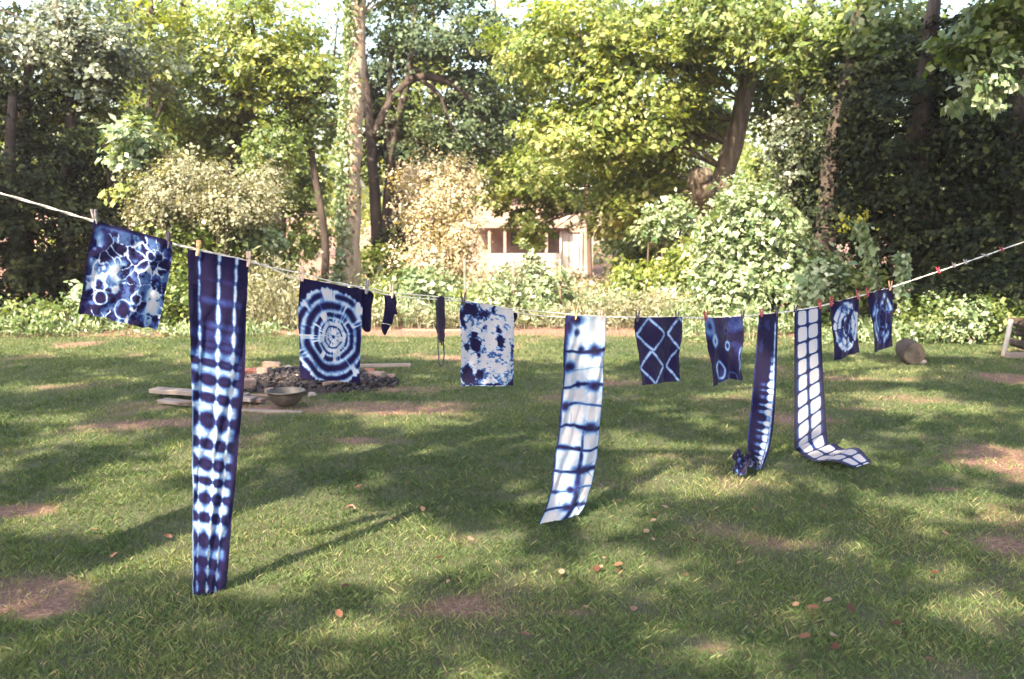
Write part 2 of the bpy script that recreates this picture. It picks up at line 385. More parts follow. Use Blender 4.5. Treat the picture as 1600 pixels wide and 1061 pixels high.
# tall weeds past the lawn
def weed_field(name, regions, seed, mat, N, hmax, size):
    R = np.random.default_rng(seed); PP = []; TT = []; AX = []
    V_, Q_, T_, t_ = [], [], [], []; base = 0
    for (x0, x1, ya, yb, h, frac) in regions:
        k = int(N*frac); Y = R.uniform(ya, yb, k); X = (R.uniform(x0, x1, k)-800)/1540*Y
        keep = R.random(k) < np.clip(3.2*fbm(X*1.1, Y*1.1, seed)-.9, .08, 1); X = X[keep]; Y = Y[keep]; k = len(X)
        hh = h*R.uniform(.3, 1.05, k)*np.clip(3.2*fbm(X*.9+5, Y*.9, seed+3)-.85, .12, 2.2)
        P = np.stack([X, Y, gz(X, Y)], 1)
        a = R.random(k)*6.28; sd = np.stack([np.cos(a), np.sin(a), 0*a], 1)*.006
        top = P + np.stack([R.normal(0,.16,k)*hh, R.normal(0,.16,k)*hh, hh], 1)
        V_.append(np.stack([P-sd, P+sd, top], 1).reshape(-1, 3)); T_.append(np.arange(k*3).reshape(k, 3)+base); base += k*3
        t_.append(R.beta(2, 2, k))
        for j in range(7):
            f = R.uniform(.25, 1.0, k)[:, None]; PP.append(P*(1-f)+top*f+R.normal(0, .02, (k, 3)))
            ax = np.stack([R.normal(0,1,k), R.normal(0,1,k), R.uniform(-.2,1.6,k)], 1); AX.append(ax)
            TT.append(np.clip(R.beta(2, 2.2, k)+(.2*(f[:,0]-.5)), 0, 1))
    st_ = qmesh(name, np.concatenate(V_), T=np.concatenate(T_), attrs={'tint': ('FACE', np.concatenate(t_))})
    PP = np.concatenate(PP); o = link(name, leaf_mesh(name, PP, size, np.concatenate(TT), axis=np.concatenate(AX), wide=.16, seed=seed), M[mat])
    s_ = link('weed_stems', st_, M[mat]); s_.parent = o
    tag(o, kind='stuff'); tag(s_, kind='stuff'); return o
weed_field('dry_weeds', [(380,480,14.6,18,.9,.28), (480,1120,14.6,17.5,.45,.5), (560,1100,17.5,26,.3,.22)], 61, 'leaf_straw', 7200, .9, .08)
weed_field('green_weeds', [(-60,460,13.8,16,.22,.3), (440,1100,14.8,20,.55,.4), (1050,1700,13.2,15.5,.35,.3)], 62, 'leaf_pale', 7200, .6, .075)
weed_field('meadow_brush', [(560,1000,22,31,.4,1)], 63, 'leaf_pink', 3500, .9, .12)

# ------------------------------------------------------------------ unseen overhead trees round the lawn, crowns shaped to cast the wanted shade
LIGHT = [gell(*e) for e in [(120,688,70,13), (215,742,70,22), (255,800,100,40), (262,855,70,20), (470,785,105,26), (610,702,60,11), (700,832,75,24),
   (392,838,30,20), (820,890,60,20), (570,990,90,26), (640,655,80,9), (760,668,60,9), (1000,692,90,11), (1120,765,90,13),
   (1190,705,80,12), (1455,792,115,17), (1570,960,45,34), (1075,1018,80,18), (1100,872,50,9), (1410,618,90,8),
   (1490,640,100,7), (850,775,40,12), (955,812,60,13), (560,652,50,9), (930,560,90,9), (1380,575,110,8), (30,815,30,10), (1270,840,60,9),
   (760,1040,90,12), (300,560,80,6), (60,655,50,6), (1540,880,50,9), (960,900,50,10), (90,900,60,10), (1130,610,60,7), (420,900,50,12), (950,690,50,10)]]
LIGHT += [(-8, 12.9, 7.5, .6), (0, 12.8, 5, .8), (6.3, 12.9, 3.2, .6)]
def lit(X, Y):
    wob = 1+.5*(fbm(X*2.1+3, Y*2.1+7, 77)-.5)*2
    r = fbm(X*1.9+17, Y*1.9+4, 177, 3) > .615
    for cx, cy, rx, ry in LIGHT:
        r |= ((X-cx)/(rx+.18))**2+((Y-cy)/(ry+.20))**2 < wob
    return r
def shade_regions(N, R):
    g = np.empty((0, 2))
    def add(n_, x0, x1, y0, y1):
        nonlocal g
        g = np.concatenate([g, np.stack([R.uniform(x0, x1, n_), R.uniform(y0, y1, n_)], 1)])
    add(int(N*.52), -8.5, 9.5, 1.5, 13.0)
    add(int(N*.34), -16, -4.5, 14.6, 20.6)
    add(int(N*.50), 4.4, 15, 14.6, 21.5)
    k = ((g[:,1] < 13.3) | ((g[:,0] < 0) & (g[:,1] > 14.8) & (g[:,0] < -6.5+.58*(g[:,1]-17.5))) | ((g[:,0] > 0) & (g[:,1] > 14.6) & (g[:,0] > 5.2+.58*(g[:,1]-16))))
    return g[k]
R = np.random.default_rng(5)
Gp = shade_regions(11000, R)
keep = ~lit(Gp[:, 0], Gp[:, 1]); Gp = Gp[keep]  # leaf clumps left out wherever a sun patch should fall
keep = R.random(len(Gp)) < .55+1.1*fbm(Gp[:,0]*.8, Gp[:,1]*.8, 91); Gp = Gp[keep]
zz = R.uniform(7.6, 10.5, len(Gp)); CC = np.stack([Gp[:,0]+SUN[0]*zz/SUN[2], Gp[:,1]+SUN[1]*zz/SUN[2], zz], 1)
OVER = [  # trunk base, label
   ((-3.45, 3.30), 'tree the left end of the clothesline is tied to'),
   ((6.35, 9.97), 'tree the right end of the clothesline is tied to'),
   ((-13.5, 12.5), 'unseen tall shade tree standing left of the lawn'),
   ((-9.5, -1.5), 'unseen tall shade tree behind the viewer on the left'),
   ((1.5, -4.5), 'unseen tall shade tree right behind the viewer')]
tb = np.array([o[0] for o in OVER]); near_i = np.argmin(((CC[:, None, :2]-tb[None])**2).sum(2), 1)
for k, (xy, lab) in enumerate(OVER):
    C = CC[near_i == k]
    if len(C) < 2: continue
    e = empty('unseen_shade_tree', (xy[0], xy[1], 0), lab, 'tree')
    per = 19; n = len(C)*per; dd = unit(R.normal(0, 1, (n, 3)))*(R.random(n)**.5)[:, None]*.27; dd[:, 2] *= .6
    P = np.repeat(C, per, 0)+dd
    link('crown', leaf_mesh('crown', P, .18, R.beta(2, 2.5, n), up=1.6, seed=200+k), M['leaf_green'], e)
    top = (xy[0]+random.uniform(-.4,.4), xy[1]+random.uniform(-.4,.4), 8.5)
    trunk_mesh(e, [(xy[0], xy[1], -.2), (xy[0]+.03, xy[1]-.05, 1.5), (xy[0]-.1, xy[1]+.05, 4.5), top], [.27, .2, .18, .1], 'bark', seed=k)
    rr = random.Random(k)
    for i in range(16):
        b = MB()
        c = C[rr.randrange(len(C))]; z0 = rr.uniform(4.5, 8.2); f = np.array([xy[0], xy[1], z0]); mid = (f+c)/2+np.array([0,0,.9])
        b.tube(smoothpath([f, mid, c], 8), [.09*(1-.8*i/7) for i in range(8)], 5, .1, seed=i)
        b.build('limb', M['bark'], e, sm=True)

# ------------------------------------------------------------------ trees in the picture
def tree(name, label, cat, base, Y, paths, crowns, bark='bark_dark', group=None):
    """paths: (pixel points, radii m); crowns: (px,py,rx,ry,dY, n, mat, size, clump)"""
    bp_ = at(base[0], base[1], Y); z0 = float(gz(bp_[0], Y))
    e = empty(name, (bp_[0], Y, z0), label, cat, group); attach = []
    for i, (pts, rad) in enumerate(paths):
        P = [at(p[0], p[1], Y+(p[2] if len(p) > 2 else 0)) for p in pts]
        if i == 0: P[0] = np.array([P[0][0], P[0][1], z0-.15])
        o, pp = trunk_mesh(e, P, rad, bark, name='trunk' if i == 0 else 'limb', seed=int(base[0])+i)
        if not (name == 'large_maple' and i == 1): attach += pp[len(pp)//3:]
    for j, c in enumerate(crowns):
        px, py, rx, ry, dY, nn, mat, size, clump = c[:9]
        Yc = Y+dY
        add_crown(e, 'crown', [px_ell(px, py, Yc, rx*1.14, ry*1.14)], int(nn*1.12), mat, size*1.04, clump*1.05, per=70, seed=abs(int(px*7+py*3+j))+1, limbs_from=attach or None, nl=5, wood=bark, zmin=.05)
    return e
LB = 'tree'
ivy = tree('ivy_clad_tree', 'tall straight tree trunk with ivy leaves down its left side, behind the bullseye napkin', LB, (545,460), 19.3,
     [([(543,460), (546,400), (549,300), (551,220), (556,120), (560,0), (563,-160)], [.235,.20,.185,.175,.165,.155,.13])],
     [(565,-130,70,50,0,2200,'leaf_blue',.10,.45), (640,-40,60,40,0,1600,'leaf_blue',.09,.4)], bark='bark_pale')
R = np.random.default_rng(12); n_ = 7500; f = R.random(n_); path = smoothpath([at(543,452,19.3), at(546,400,19.3), at(549,300,19.3), at(551,220,19.3), at(556,120,19.3), at(560,0,19.3), at(563,-80,19.3)], 60)
path = np.array(path); C = path[(f*59).astype(int)]; th = math.pi+.35+R.normal(0, .62, n_)
rad = .20+np.abs(R.normal(0, .035, n_))*(1.0+.5*np.sin(f*23))
P = C+np.stack([np.cos(th)*rad, np.sin(th)*rad, R.normal(0, .05, n_)], 1)
keep = R.random(n_) < .35+.9*fbm(th*2, f*26, 3); link('ivy', leaf_mesh('ivy', P[keep], .065, R.beta(2, 1.6, keep.sum()), up=.3, seed=9, wide=.42), M['leaf_pale'], ivy)
n_ = 260; f = R.random(n_); C = path[(f*40).astype(int)]; th = -math.pi/2+R.normal(0, .8, n_); P = C+np.stack([np.cos(th)*.20, np.sin(th)*.20, 0*th], 1)
link('withered_leaves', leaf_mesh('withered_leaves', P, .06, R.beta(2, 2, n_), up=.2, seed=10, wide=.4), M['leaf_rust'], ivy)

tree('vine_hung_tree', 'leaning many-stemmed tree hung with vines, close behind the ivy-clad trunk on its right', LB, (598,440), 24.5,
     [([(590,445), (585,300), (578,200), (568,110), (556,20), (550,-60)], [.15,.13,.12,.11,.1,.08]),
      ([(604,445), (604,330), (618,210), (640,110), (648,0)], [.12,.11,.10,.08,.06]),
      ([(626,440), (622,330), (612,260), (606,190), (612,60)], [.07,.07,.06,.06,.05]),
      ([(584,215), (606,165), (648,122), (700,128), (738,160), (762,215)], [.11,.10,.10,.08,.06,.03]),
      ([(655,122), (688,150), (700,185), (722,222)], [.06,.05,.04,.02]),
      ([(640,115), (690,95), (720,70)], [.06,.05,.03])],
     [(690,35,90,60,0,6500,'leaf_blue',.09,.42), (745,150,55,90,.5,5000,'leaf_blue',.09,.4), (690,225,60,50,0,3600,'leaf_blue',.09,.38),
      (660,275,35,60,0,2200,'leaf_dark_shade',.08,.3), (612,300,22,130,.2,2200,'leaf_grey',.07,.2), (625,395,38,48,-.5,3000,'leaf_dark_shade',.09,.35), (720,290,40,40,.2,1200,'leaf_green',.09,.3), (610,70,45,80,.6,3000,'leaf_blue',.09,.4), (600,200,40,80,.8,3200,'leaf_dark_shade',.09,.3), (640,200,40,60,.6,2600,'leaf_green',.09,.35), (500,150,30,90,1.0,2200,'leaf_green',.09,.35)], bark='bark_dark')
tree('forked_tree', 'bent dark tree with a thin stem beside it, left of the ivy-clad trunk', LB, (425,440), 22.5,
     [([(424,450), (430,370), (438,280), (455,200), (480,155), (520,125)], [.24,.22,.2,.17,.14,.09]),
      ([(508,440), (507,370), (490,260), (478,190), (470,150)], [.09,.085,.08,.07,.05]),
      ([(455,200), (440,130), (400,60)], [.11,.09,.05])],
     [(385,60,115,75,0,8500,'leaf_yellow',.09,.45), (300,135,85,70,0,5200,'leaf_green',.09,.42), (455,95,70,50,-.5,3600,'leaf_yellow',.09,.4),
      (330,205,80,45,.4,3600,'leaf_green',.09,.4), (470,190,48,40,0,1800,'leaf_green',.09,.35), (395,160,60,40,0,2400,'leaf_yellow',.09,.35),
      (480,320,40,80,.8,2500,'leaf_green',.08,.3), (390,320,50,80,1.2,3000,'leaf_dark_shade',.09,.4)])
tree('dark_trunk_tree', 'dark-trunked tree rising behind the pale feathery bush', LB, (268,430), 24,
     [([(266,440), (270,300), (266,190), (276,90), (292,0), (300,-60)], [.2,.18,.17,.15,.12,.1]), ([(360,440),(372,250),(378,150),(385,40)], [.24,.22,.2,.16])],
     [(225,40,110,70,0,5500,'leaf_green',.10,.5), (250,200,70,80,.5,4500,'leaf_green',.1,.45), (200,130,70,60,0,3000,'leaf_dark_shade',.1,.4), (370,250,60,70,1,3000,'leaf_dark_shade',.1,.4)])
tree('pale_leaved_tree', 'silvery-leaved tree at the top left corner', LB, (90,470), 18.6,
     [([(92,480), (100,380), (112,220), (105,100), (90,0)], [.15,.13,.12,.1,.08]), ([(30,480),(45,330),(35,180),(60,40)], [.12,.11,.1,.08])],
     [(70,70,120,70,0,8500,'leaf_grey',.08,.4), (160,95,80,60,0,4200,'leaf_grey',.08,.38), (30,170,90,70,.2,4500,'leaf_dark_shade',.08,.4), (150,210,80,60,.4,4000,'leaf_green',.08,.4), (-60,90,80,80,0,2500,'leaf_grey',.08,.4)])
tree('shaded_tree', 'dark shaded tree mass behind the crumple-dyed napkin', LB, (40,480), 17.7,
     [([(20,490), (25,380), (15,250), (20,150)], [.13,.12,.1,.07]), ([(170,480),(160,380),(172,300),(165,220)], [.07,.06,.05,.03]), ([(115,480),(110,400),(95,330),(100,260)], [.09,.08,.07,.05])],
     [(30,300,110,110,0,9000,'leaf_dark_shade',.08,.42), (150,320,75,90,.3,6500,'leaf_dark_shade',.08,.4), (40,430,100,60,.3,6000,'leaf_dark_shade',.08,.4), (180,410,60,70,.8,4000,'leaf_dark_shade',.08,.4), (-80,330,90,150,0,3500,'leaf_dark_shade',.08,.4)])
tree('broadleaf_sapling', 'light green broad-leaved sapling in front of the dark trees on the left', LB, (205,460), 16.9,
     [([(208,480), (205,380), (200,300), (196,215)], [.04,.035,.03,.015])],
     [(205,220,42,36,-.3,1200,'leaf_pale',.10,.3), (225,300,30,40,-.3,400,'leaf_yellow',.10,.25)])
tree('large_maple', 'big maple with a thick leaning trunk and a broken stub on its left', LB, (1125,440), 21.5,
     [([(1128,450), (1124,390), (1120,325), (1138,250), (1160,170), (1175,110), (1196,20), (1205,-80)], [.30,.28,.25,.21,.19,.17,.14,.11]),
      ([(1124,350), (1112,322,-.2), (1098,300,-.5), (1094,276,-.7), (1093,270,-.7)], [.24,.27,.28,.25,.20]),
      ([(1172,118), (1150,70), (1130,20), (1120,-50)], [.16,.12,.1,.07]),
      ([(1150,60), (1060,10), (960,30), (880,90)], [.1,.08,.06,.03])],
     [(900,60,110,65,0,7474,'leaf_yellow',.105,.5), (1000,125,110,70,-.5,8625,'leaf_yellow',.105,.5), (1085,45,100,65,0,6324,'leaf_green',.105,.5),
      (925,205,90,60,-.3,5979,'leaf_yellow',.10,.45), (1040,215,60,50,1.2,4830,'leaf_yellow',.10,.45), (1160,25,80,45,-1.5,4024,'leaf_green',.10,.45),
      (1225,130,50,80,.4,4370,'leaf_green',.11,.45), (1095,175,50,50,1.6,3449,'leaf_yellow',.12,.4), (990,310,70,45,.5,4024,'leaf_yellow',.11,.45), (1050,330,35,60,2.2,3219,'leaf_yellow',.11,.4)], bark='bark')
tree('yellow_maple', 'yellow-green maple with boughs hanging over the cottage roof', LB, (1010,440), 26,
     [([(1012,445), (1008,360), (990,280), (950,200), (900,120)], [.2,.18,.16,.12,.06])],
     [(850,265,75,32,-1,4830,'leaf_yellow',.10,.45), (800,240,55,35,0,2875,'leaf_yellow',.10,.45), (815,325,42,24,-1,1500,'leaf_yellow',.10,.3), (770,300,28,24,-1,800,'leaf_yellow',.10,.3), (880,312,26,18,-1,500,'leaf_yellow',.10,.25), (838,370,28,16,-1.5,420,'leaf_yellow',.10,.25), (850,352,40,10,-1,500,'leaf_yellow',.10,.25),
      (815,100,60,60,0,4024,'leaf_yellow',.10,.45), (780,180,50,50,1,2300,'leaf_blue',.10,.45), (988,350,32,60,0,3449,'leaf_yellow',.12,.4), (1020,400,40,45,-1,3449,'leaf_green',.12,.4)])
tree('slender_dark_tree', 'slender dark-stemmed tree right of the big maple trunk', LB, (1250,440), 19,
     [([(1252,460), (1240,350), (1238,240), (1250,150), (1262,60), (1268,-40)], [.12,.11,.11,.1,.09,.07])],
     [(1285,60,80,60,0,5200,'leaf_green',.11,.42), (1235,235,38,55,-.4,2400,'leaf_grey',.08,.3), (1220,320,50,50,1,2500,'leaf_green',.10,.35)])
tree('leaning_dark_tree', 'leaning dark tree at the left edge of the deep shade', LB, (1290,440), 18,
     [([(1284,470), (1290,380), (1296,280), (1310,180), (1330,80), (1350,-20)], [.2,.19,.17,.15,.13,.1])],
     [(1400,55,90,60,0,6000,'leaf_green',.10,.42), (1340,150,60,70,.3,4200,'leaf_dark_shade',.1,.4), (1300,300,45,90,.5,4200,'leaf_dark_shade',.09,.35)])
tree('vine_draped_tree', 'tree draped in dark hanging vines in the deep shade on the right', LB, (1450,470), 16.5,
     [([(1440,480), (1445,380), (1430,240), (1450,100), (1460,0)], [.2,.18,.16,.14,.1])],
     [(1420,210,110,110,0,10500,'leaf_dark_shade',.08,.4), (1510,260,90,120,.3,8500,'leaf_dark_shade',.08,.4), (1390,350,90,80,.2,7500,'leaf_dark_shade',.08,.38), (1480,400,110,60,.2,7000,'leaf_dark_shade',.08,.38), (1500,120,90,70,.5,5000,'leaf_dark_shade',.08,.4)])
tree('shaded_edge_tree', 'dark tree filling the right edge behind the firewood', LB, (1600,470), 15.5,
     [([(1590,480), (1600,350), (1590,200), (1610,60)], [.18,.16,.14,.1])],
     [(1610,230,90,120,0,7000,'leaf_dark_shade',.08,.4), (1600,400,100,80,0,8000,'leaf_dark_shade',.08,.4), (1700,300,90,200,0,5000,'leaf_dark_shade',.08,.4), (1560,80,80,70,.5,4000,'leaf_dark_shade',.08,.4)])
tree('bright_bough_tree', 'tree whose sunlit broad-leaved bough hangs in at the top right corner', LB, (1760,520), 12.2,
     [([(1790,560), (1800,350), (1780,100), (1700,-60)], [.2,.18,.15,.1]), ([(1780,100), (1690,20), (1600,30), (1540,90)], [.1,.08,.06,.02]), ([(1690,20), (1620,-20), (1560,-10)], [.05,.04,.02])],
     [(1555,60,60,60,0,2200,'leaf_green',.085,.26), (1528,130,26,42,0,800,'leaf_pale',.085,.2), (1600,10,60,40,0,1600,'leaf_green',.085,.28), (1590,110,35,40,0,900,'leaf_pale',.085,.22)])

for (px_b, Yb, nm, lb) in ((672, 30, 'thin_tree', 'thin leaning tree far behind the pink brush'), (958, 31, 'thin_tree', 'thin straight tree just right of the cottage pole'), (770, 42, 'thin_tree', 'slim tree rising behind the cottage roof'), (232, 21, 'thin_tree', 'slim dark tree left of the feathery bush')):
    tree(nm, lb, LB, (px_b, 440), Yb, [([(px_b, 450), (px_b+6, 340), (px_b-4, 220), (px_b+8, 100), (px_b+2, -20)], [.11,.10,.085,.07,.05]), ([(px_b-4, 220), (px_b+22, 160), (px_b+34, 90)], [.05,.04,.02])],
         [(px_b+4, 60, 38, 60, 0, 1500, 'leaf_yellow', .10, .4), (px_b-6, 170, 26, 40, .3, 700, 'leaf_yellow', .10, .35)], group='thin trees in the background')
# bushes
def bush(name, label, base, Y, crowns, stems=6, group=None, cat='bush'):
    bp_ = at(base[0], base[1], Y); z0 = float(gz(bp_[0], Y)); e = empty(name, (bp_[0], Y, z0), label, cat, group)
    b = MB(); rr = random.Random(int(base[0]))
    for c in crowns:
        px, py, rx, ry, dY, nn, mat, size, clump = c
        el = px_ell(px, py, Y+dY, rx, ry, dy=.6*rx/SY(Y)+.2)
        add_crown(e, 'foliage', [el], nn, mat, size, clump, seed=abs(int(px*5+py))+1, zmin=.03, per=30, flat=.8, up=.6)
        for k in range(stems):
            tp = el[0]+np.array([rr.uniform(-.8,.8)*el[1][0], rr.uniform(-.6,.6)*el[1][1], rr.uniform(-.2,.8)*el[1][2]])
            b0 = np.array([bp_[0]*.5+tp[0]*.5, tp[1]*.5+Y*.5, z0-.05]); mid = (b0+tp)/2+np.array([rr.uniform(-.1,.1), 0, .1])
            b.tube(smoothpath([b0, mid, tp], 6), [.022*(1-.7*i/5) for i in range(6)], 4)
    b.build('stems', M['twig'], e)
    return e
bush('feathery_bush', 'pale feathery dry bush behind the dark-striped long cloth', (310,470), 16.2,
     [(300,285,80,42,0,6500,'leaf_straw',.05,.22), (365,320,60,40,-.3,4800,'leaf_straw',.05,.22), (245,330,45,45,.2,4500,'leaf_straw',.05,.22), (410,300,30,45,.6,2500,'leaf_straw',.05,.2), (230,270,30,40,.6,2000,'leaf_grey',.06,.22), (320,370,90,50,.4,5000,'leaf_green',.07,.3), (280,440,90,50,-.3,4500,'leaf_green',.07,.3), (240,390,50,50,.5,3500,'leaf_dark_shade',.07,.25), (420,250,40,60,1.6,2500,'leaf_green',.08,.3)], 9)
bush('bright_green_bush', 'bright green leafy bush above the clothesline between striped cloth and bullseye napkin', (405,470), 16.5,
     [(405,372,38,24,0,1300,'leaf_pale',.10,.22), (420,400,50,40,.3,1800,'leaf_green',.09,.25)], 5)
bush('brambles', 'low sunlit brambles under the dark trees behind the crumple-dyed napkin', (110,505), 14.6,
     [(60,490,80,16,0,1500,'leaf_green',.07,.2), (140,478,40,28,.4,1400,'leaf_pale',.08,.2), (250,470,50,40,.6,2200,'leaf_green',.08,.25), (330,470,50,40,.6,2200,'leaf_green',.08,.25)], 4)
bush('bare_brush', 'pinkish dry brush between the ivy-clad trunk and the cottage', (690,452), 20.5,
     [(690,330,55,70,0,4200,'leaf_pink',.06,.3), (655,290,45,50,.5,2600,'leaf_pink',.06,.3), (722,385,30,55,-.5,2200,'leaf_pink',.06,.3), (660,400,50,45,-1,2500,'leaf_pink',.06,.3), (715,280,40,35,1,1500,'leaf_pink',.06,.3)], 12)
bush('dark_shrub', 'small dark green shrub at the foot of the pink brush', (690,440), 21,
     [(686,415,22,20,0,900,'leaf_green',.08,.2), (590,410,30,30,-.3,1500,'leaf_green',.08,.25)], 4)
bush('low_green_shrub', 'low light green shrub behind the hanging yarn skein', (660,480), 17,
     [(655,445,48,24,0,1700,'leaf_pale',.09,.22), (730,470,40,16,0,900,'leaf_yellow',.08,.2), (590,460,30,20,0,700,'leaf_yellow',.08,.2)], 5)
bush('staked_shrub', 'pale leggy shrub in front of the cottage wall', (840,490), 16.6,
     [(832,405,16,34,0,600,'leaf_pale',.06,.18), (790,440,22,26,.1,600,'leaf_pale',.06,.2), (850,455,42,38,0,2000,'leaf_pale',.08,.22), (785,465,28,22,0,800,'leaf_pale',.08,.2), (880,485,30,14,0,700,'leaf_green',.07,.2)], 7)
bush('yellowing_shrub', 'yellowing low shrub left of the big pale bush', (1010,470), 18.5,
     [(1010,440,60,28,0,2200,'leaf_yellow',.09,.28), (1070,425,40,45,0,2200,'leaf_yellow',.09,.28), (960,465,40,16,0,900,'leaf_straw',.08,.2), (1050,475,50,18,-1,1100,'leaf_pink',.07,.2), (1040,350,45,30,1,1500,'leaf_pale',.10,.3)], 6)
bush('big_pale_bush', 'big rounded pale green bush behind the blurred ring napkin', (1170,490), 15.8,
     [(1175,350,62,62,0,5200,'leaf_pale',.08,.24), (1130,400,45,60,0,3800,'leaf_pale',.08,.24), (1215,410,60,75,0,5200,'leaf_pale',.08,.24), (1165,450,75,45,-.2,4500,'leaf_pale',.08,.24)], 8)
bush('goldenrod_bush', 'loose yellow-green bush behind the far round-patterned napkins', (1300,490), 15,
     [(1285,440,48,40,0,2600,'leaf_pale',.09,.24), (1330,455,40,35,0,1700,'leaf_yellow',.08,.22), (1270,490,50,20,0,1500,'leaf_green',.08,.2)], 6)
bush('glossy_hedge', 'glossy low green shrubs between the cut log and the firewood', (1500,540), 13.6,
     [(1500,500,50,34,0,2600,'leaf_pale',.055,.2), (1450,505,40,32,.2,2600,'leaf_green',.055,.2), (1545,500,40,34,.2,2600,'leaf_green',.06,.2), (1530,535,45,10,-.3,700,'leaf_green',.05,.12), (1480,460,90,34,.9,4200,'leaf_dark_shade',.065,.25), (1580,455,50,30,.6,2500,'leaf_dark_shade',.065,.25)], 5)
def leafy_stem(name, label, pts, Y, n, mat, r, size, flower=None):
    P = [at(p[0], p[1], Y) for p in pts]; P[0][2] = gz(P[0][0], Y)-.05
    e = empty(name, tuple(P[0]), label, 'plant')
    path = np.array(smoothpath(P, 30)); b = MB(); b.tube(path, [.022-.012*i/29 for i in range(30)], 6); b.build('stem', M['twig'], e, sm=True)
    R = np.random.default_rng(n); f = R.beta(1.6, 1.0, n)*.98; Q0 = path[(f*29).astype(int)]
    P2 = Q0+R.normal(0, r, (n, 3))*np.array([1, 1, 1.2]); link('foliage', leaf_mesh('foliage', P2, size, R.beta(2, 2, n), up=.4, droop=.8, seed=n), M[mat], e)
    if flower:
        F = np.concatenate([at(fx, fy, Y)+R.normal(0, .07, (40, 3)) for fx, fy in flower])
        tag(link('flower_head', leaf_mesh('flower_head', F, .05, R.random(len(F)), up=.5, seed=4), M['flower'], e), kind='stuff')
leafy_stem('leafy_spire', 'narrow leafy spire standing just right of the last napkin', [(1407,535), (1408,470), (1411,430), (1410,392)], 14, 520, 'leaf_pale', .035, .07)
leafy_stem('leaning_flower_stalk', 'leaning leafy stalk with yellow tips over the last two napkins', [(1382,530), (1372,450), (1358,400), (1346,368), (1344,345)], 14.2, 560, 'leaf_pale', .05, .07, [(1344,342), (1318,352)])

# woods and sky gaps far behind
R = np.random.default_rng(44)
ells = []
for k in range(34):
    X = -32+64*(k+R.uniform(-.3,.3))/33; Y = R.uniform(44, 56); zc = R.uniform(2, 5.4); ells.append((np.array([X, Y, zc]), (R.uniform(2.2,3.6), 2.5, R.uniform(3.2,5.2))))
P, T_, C, NB_ = crown_points(ells, 40000, 1.1, 60, 44, .6)
k = P[:, 2] > -1; o = link('distant_woods', leaf_mesh('distant_woods', P[k], .26, T_[k], seed=45), M['leaf_yellow']); tag(o, kind='stuff')
ells = []
for k in range(46):
    X = -24+48*(k+R.uniform(-.3,.3))/45; Y = R.uniform(26, 32) + (12 if -5.5 < X < 4.5 else 0); ells.append((np.array([X, Y, R.uniform(.5,5.6)]), (R.uniform(1.4,2.4), 1.6, R.uniform(1.8,3.4))))
P, T_, C, NB_ = crown_points(ells, 56000, .8, 50, 46, .5)
k = (P[:, 2] > -.9) & ~((P[:, 0] > -4.5) & (P[:, 0] < 4) & (P[:, 1] < 39.5)); o = link('middle_woods', leaf_mesh('middle_woods', P[k], .15, T_[k], seed=47), M['leaf_green']); tag(o, kind='stuff')

b = MB(); b.box((0, 25, 7.0), (96, 76, 17)); hz_ = b.build('haze', None)
m, n, l, b_ = newmat('haze'); n.remove(b_); pv = n.new('ShaderNodeVolumePrincipled'); pv.inputs['Density'].default_value = .0008
pv.inputs['Color'].default_value = (1, .86, .90, 1); pv.inputs['Anisotropy'].default_value = .3
l.new(pv.outputs[0], n['Material Output'].inputs['Volume']); hz_.data.materials.append(m); tag(hz_, kind='stuff')

# ------------------------------------------------------------------ cottage and pole
HY = 36.0; hs = SY(HY)
def hx(px): return (px-800)/hs
def hz(py): return float(at(800, py, HY)[2])
zf = hz(437)
house = empty('cottage', (hx(830), HY+1.5, zf), 'pale cottage with a lean-to porch, half hidden by leaves behind the mottled white napkin', 'house')
def hbox(name, x0, x1, y0, y1, dep, mat, front=0.0, par=None, jit=0):
    b = MB(); X0, X1 = hx(x0), hx(x1); Z1, Z0 = hz(y0), hz(y1)
    b.box(((X0+X1)/2, HY+front+dep/2, (Z0+Z1)/2), (X1-X0, dep, Z1-Z0), jit=jit)
    o = b.build(name, M[mat]); o.parent = par or house
    o.matrix_parent_inverse = (par or house).matrix_world.inverted()
    return o
bpy.context.view_layer.update()
for i in range(9):      # upper wall siding boards
    hbox('siding_board', 722, 922, 300+i*7.2, 306.8+i*7.2, .05, 'paint_pink', 1.20+.004*(i % 2))
hbox('wall', 722, 922, 299, 436, 3.2, 'paint_pink', 1.26)
hbox('roof', 712, 926, 287, 296, 4.2, 'roof_pale', .75)
hbox('porch_roof', 742, 884, 347, 356, 1.2, 'roof', -.1)
for p in (765, 789, 853): hbox('porch_post', p-2, p+2, 356, 395, .09, 'paint_pink', 0)
hbox('porch_shade_panel', 764, 874, 357, 396, .04, 'roof', 1.15)  # flat brown sheet painted for the shade inside the porch opening
w1 = hbox('window', 796, 812, 362, 388, .05, 'paint_pink', 1.08); 
bpy.context.view_layer.update()
hbox('pane', 798, 810, 364, 386, .02, 'glass', 1.05, w1)
zq = 0
for r_ in range(4):      # whitewashed block parapet
    for c_ in range(8):
        x0 = 763+c_*14+(r_ % 2)*5; hbox('block', x0, min(x0+13.3, 875), 396+r_*7.3, 402.7+r_*7.3, .16, 'paint_white', -.02+.01*random.random())
hbox('door', 878, 888, 364, 432, .05, 'paint_white', .30); d2 = hbox('door_panel', 889.5, 904, 366, 430, .05, 'paint_white', .30)
hbox('door_frame', 874, 877, 360, 434, .12, 'paint_white', .2); hbox('door_frame', 905.5, 909, 360, 434, .12, 'paint_white', .2)
hbox('side_wall', 909.5, 926, 358, 434, .12, 'paint_pink', .3)
hbox('window_surround', 876, 907, 358, 363, .1, 'paint_pink', .24)
hbox('foundation', 762, 928, 429, 438, 1.1, 'dark_room', .45)
hbox('step', 872, 925, 424, 431, .5, 'paint_white', -.25)
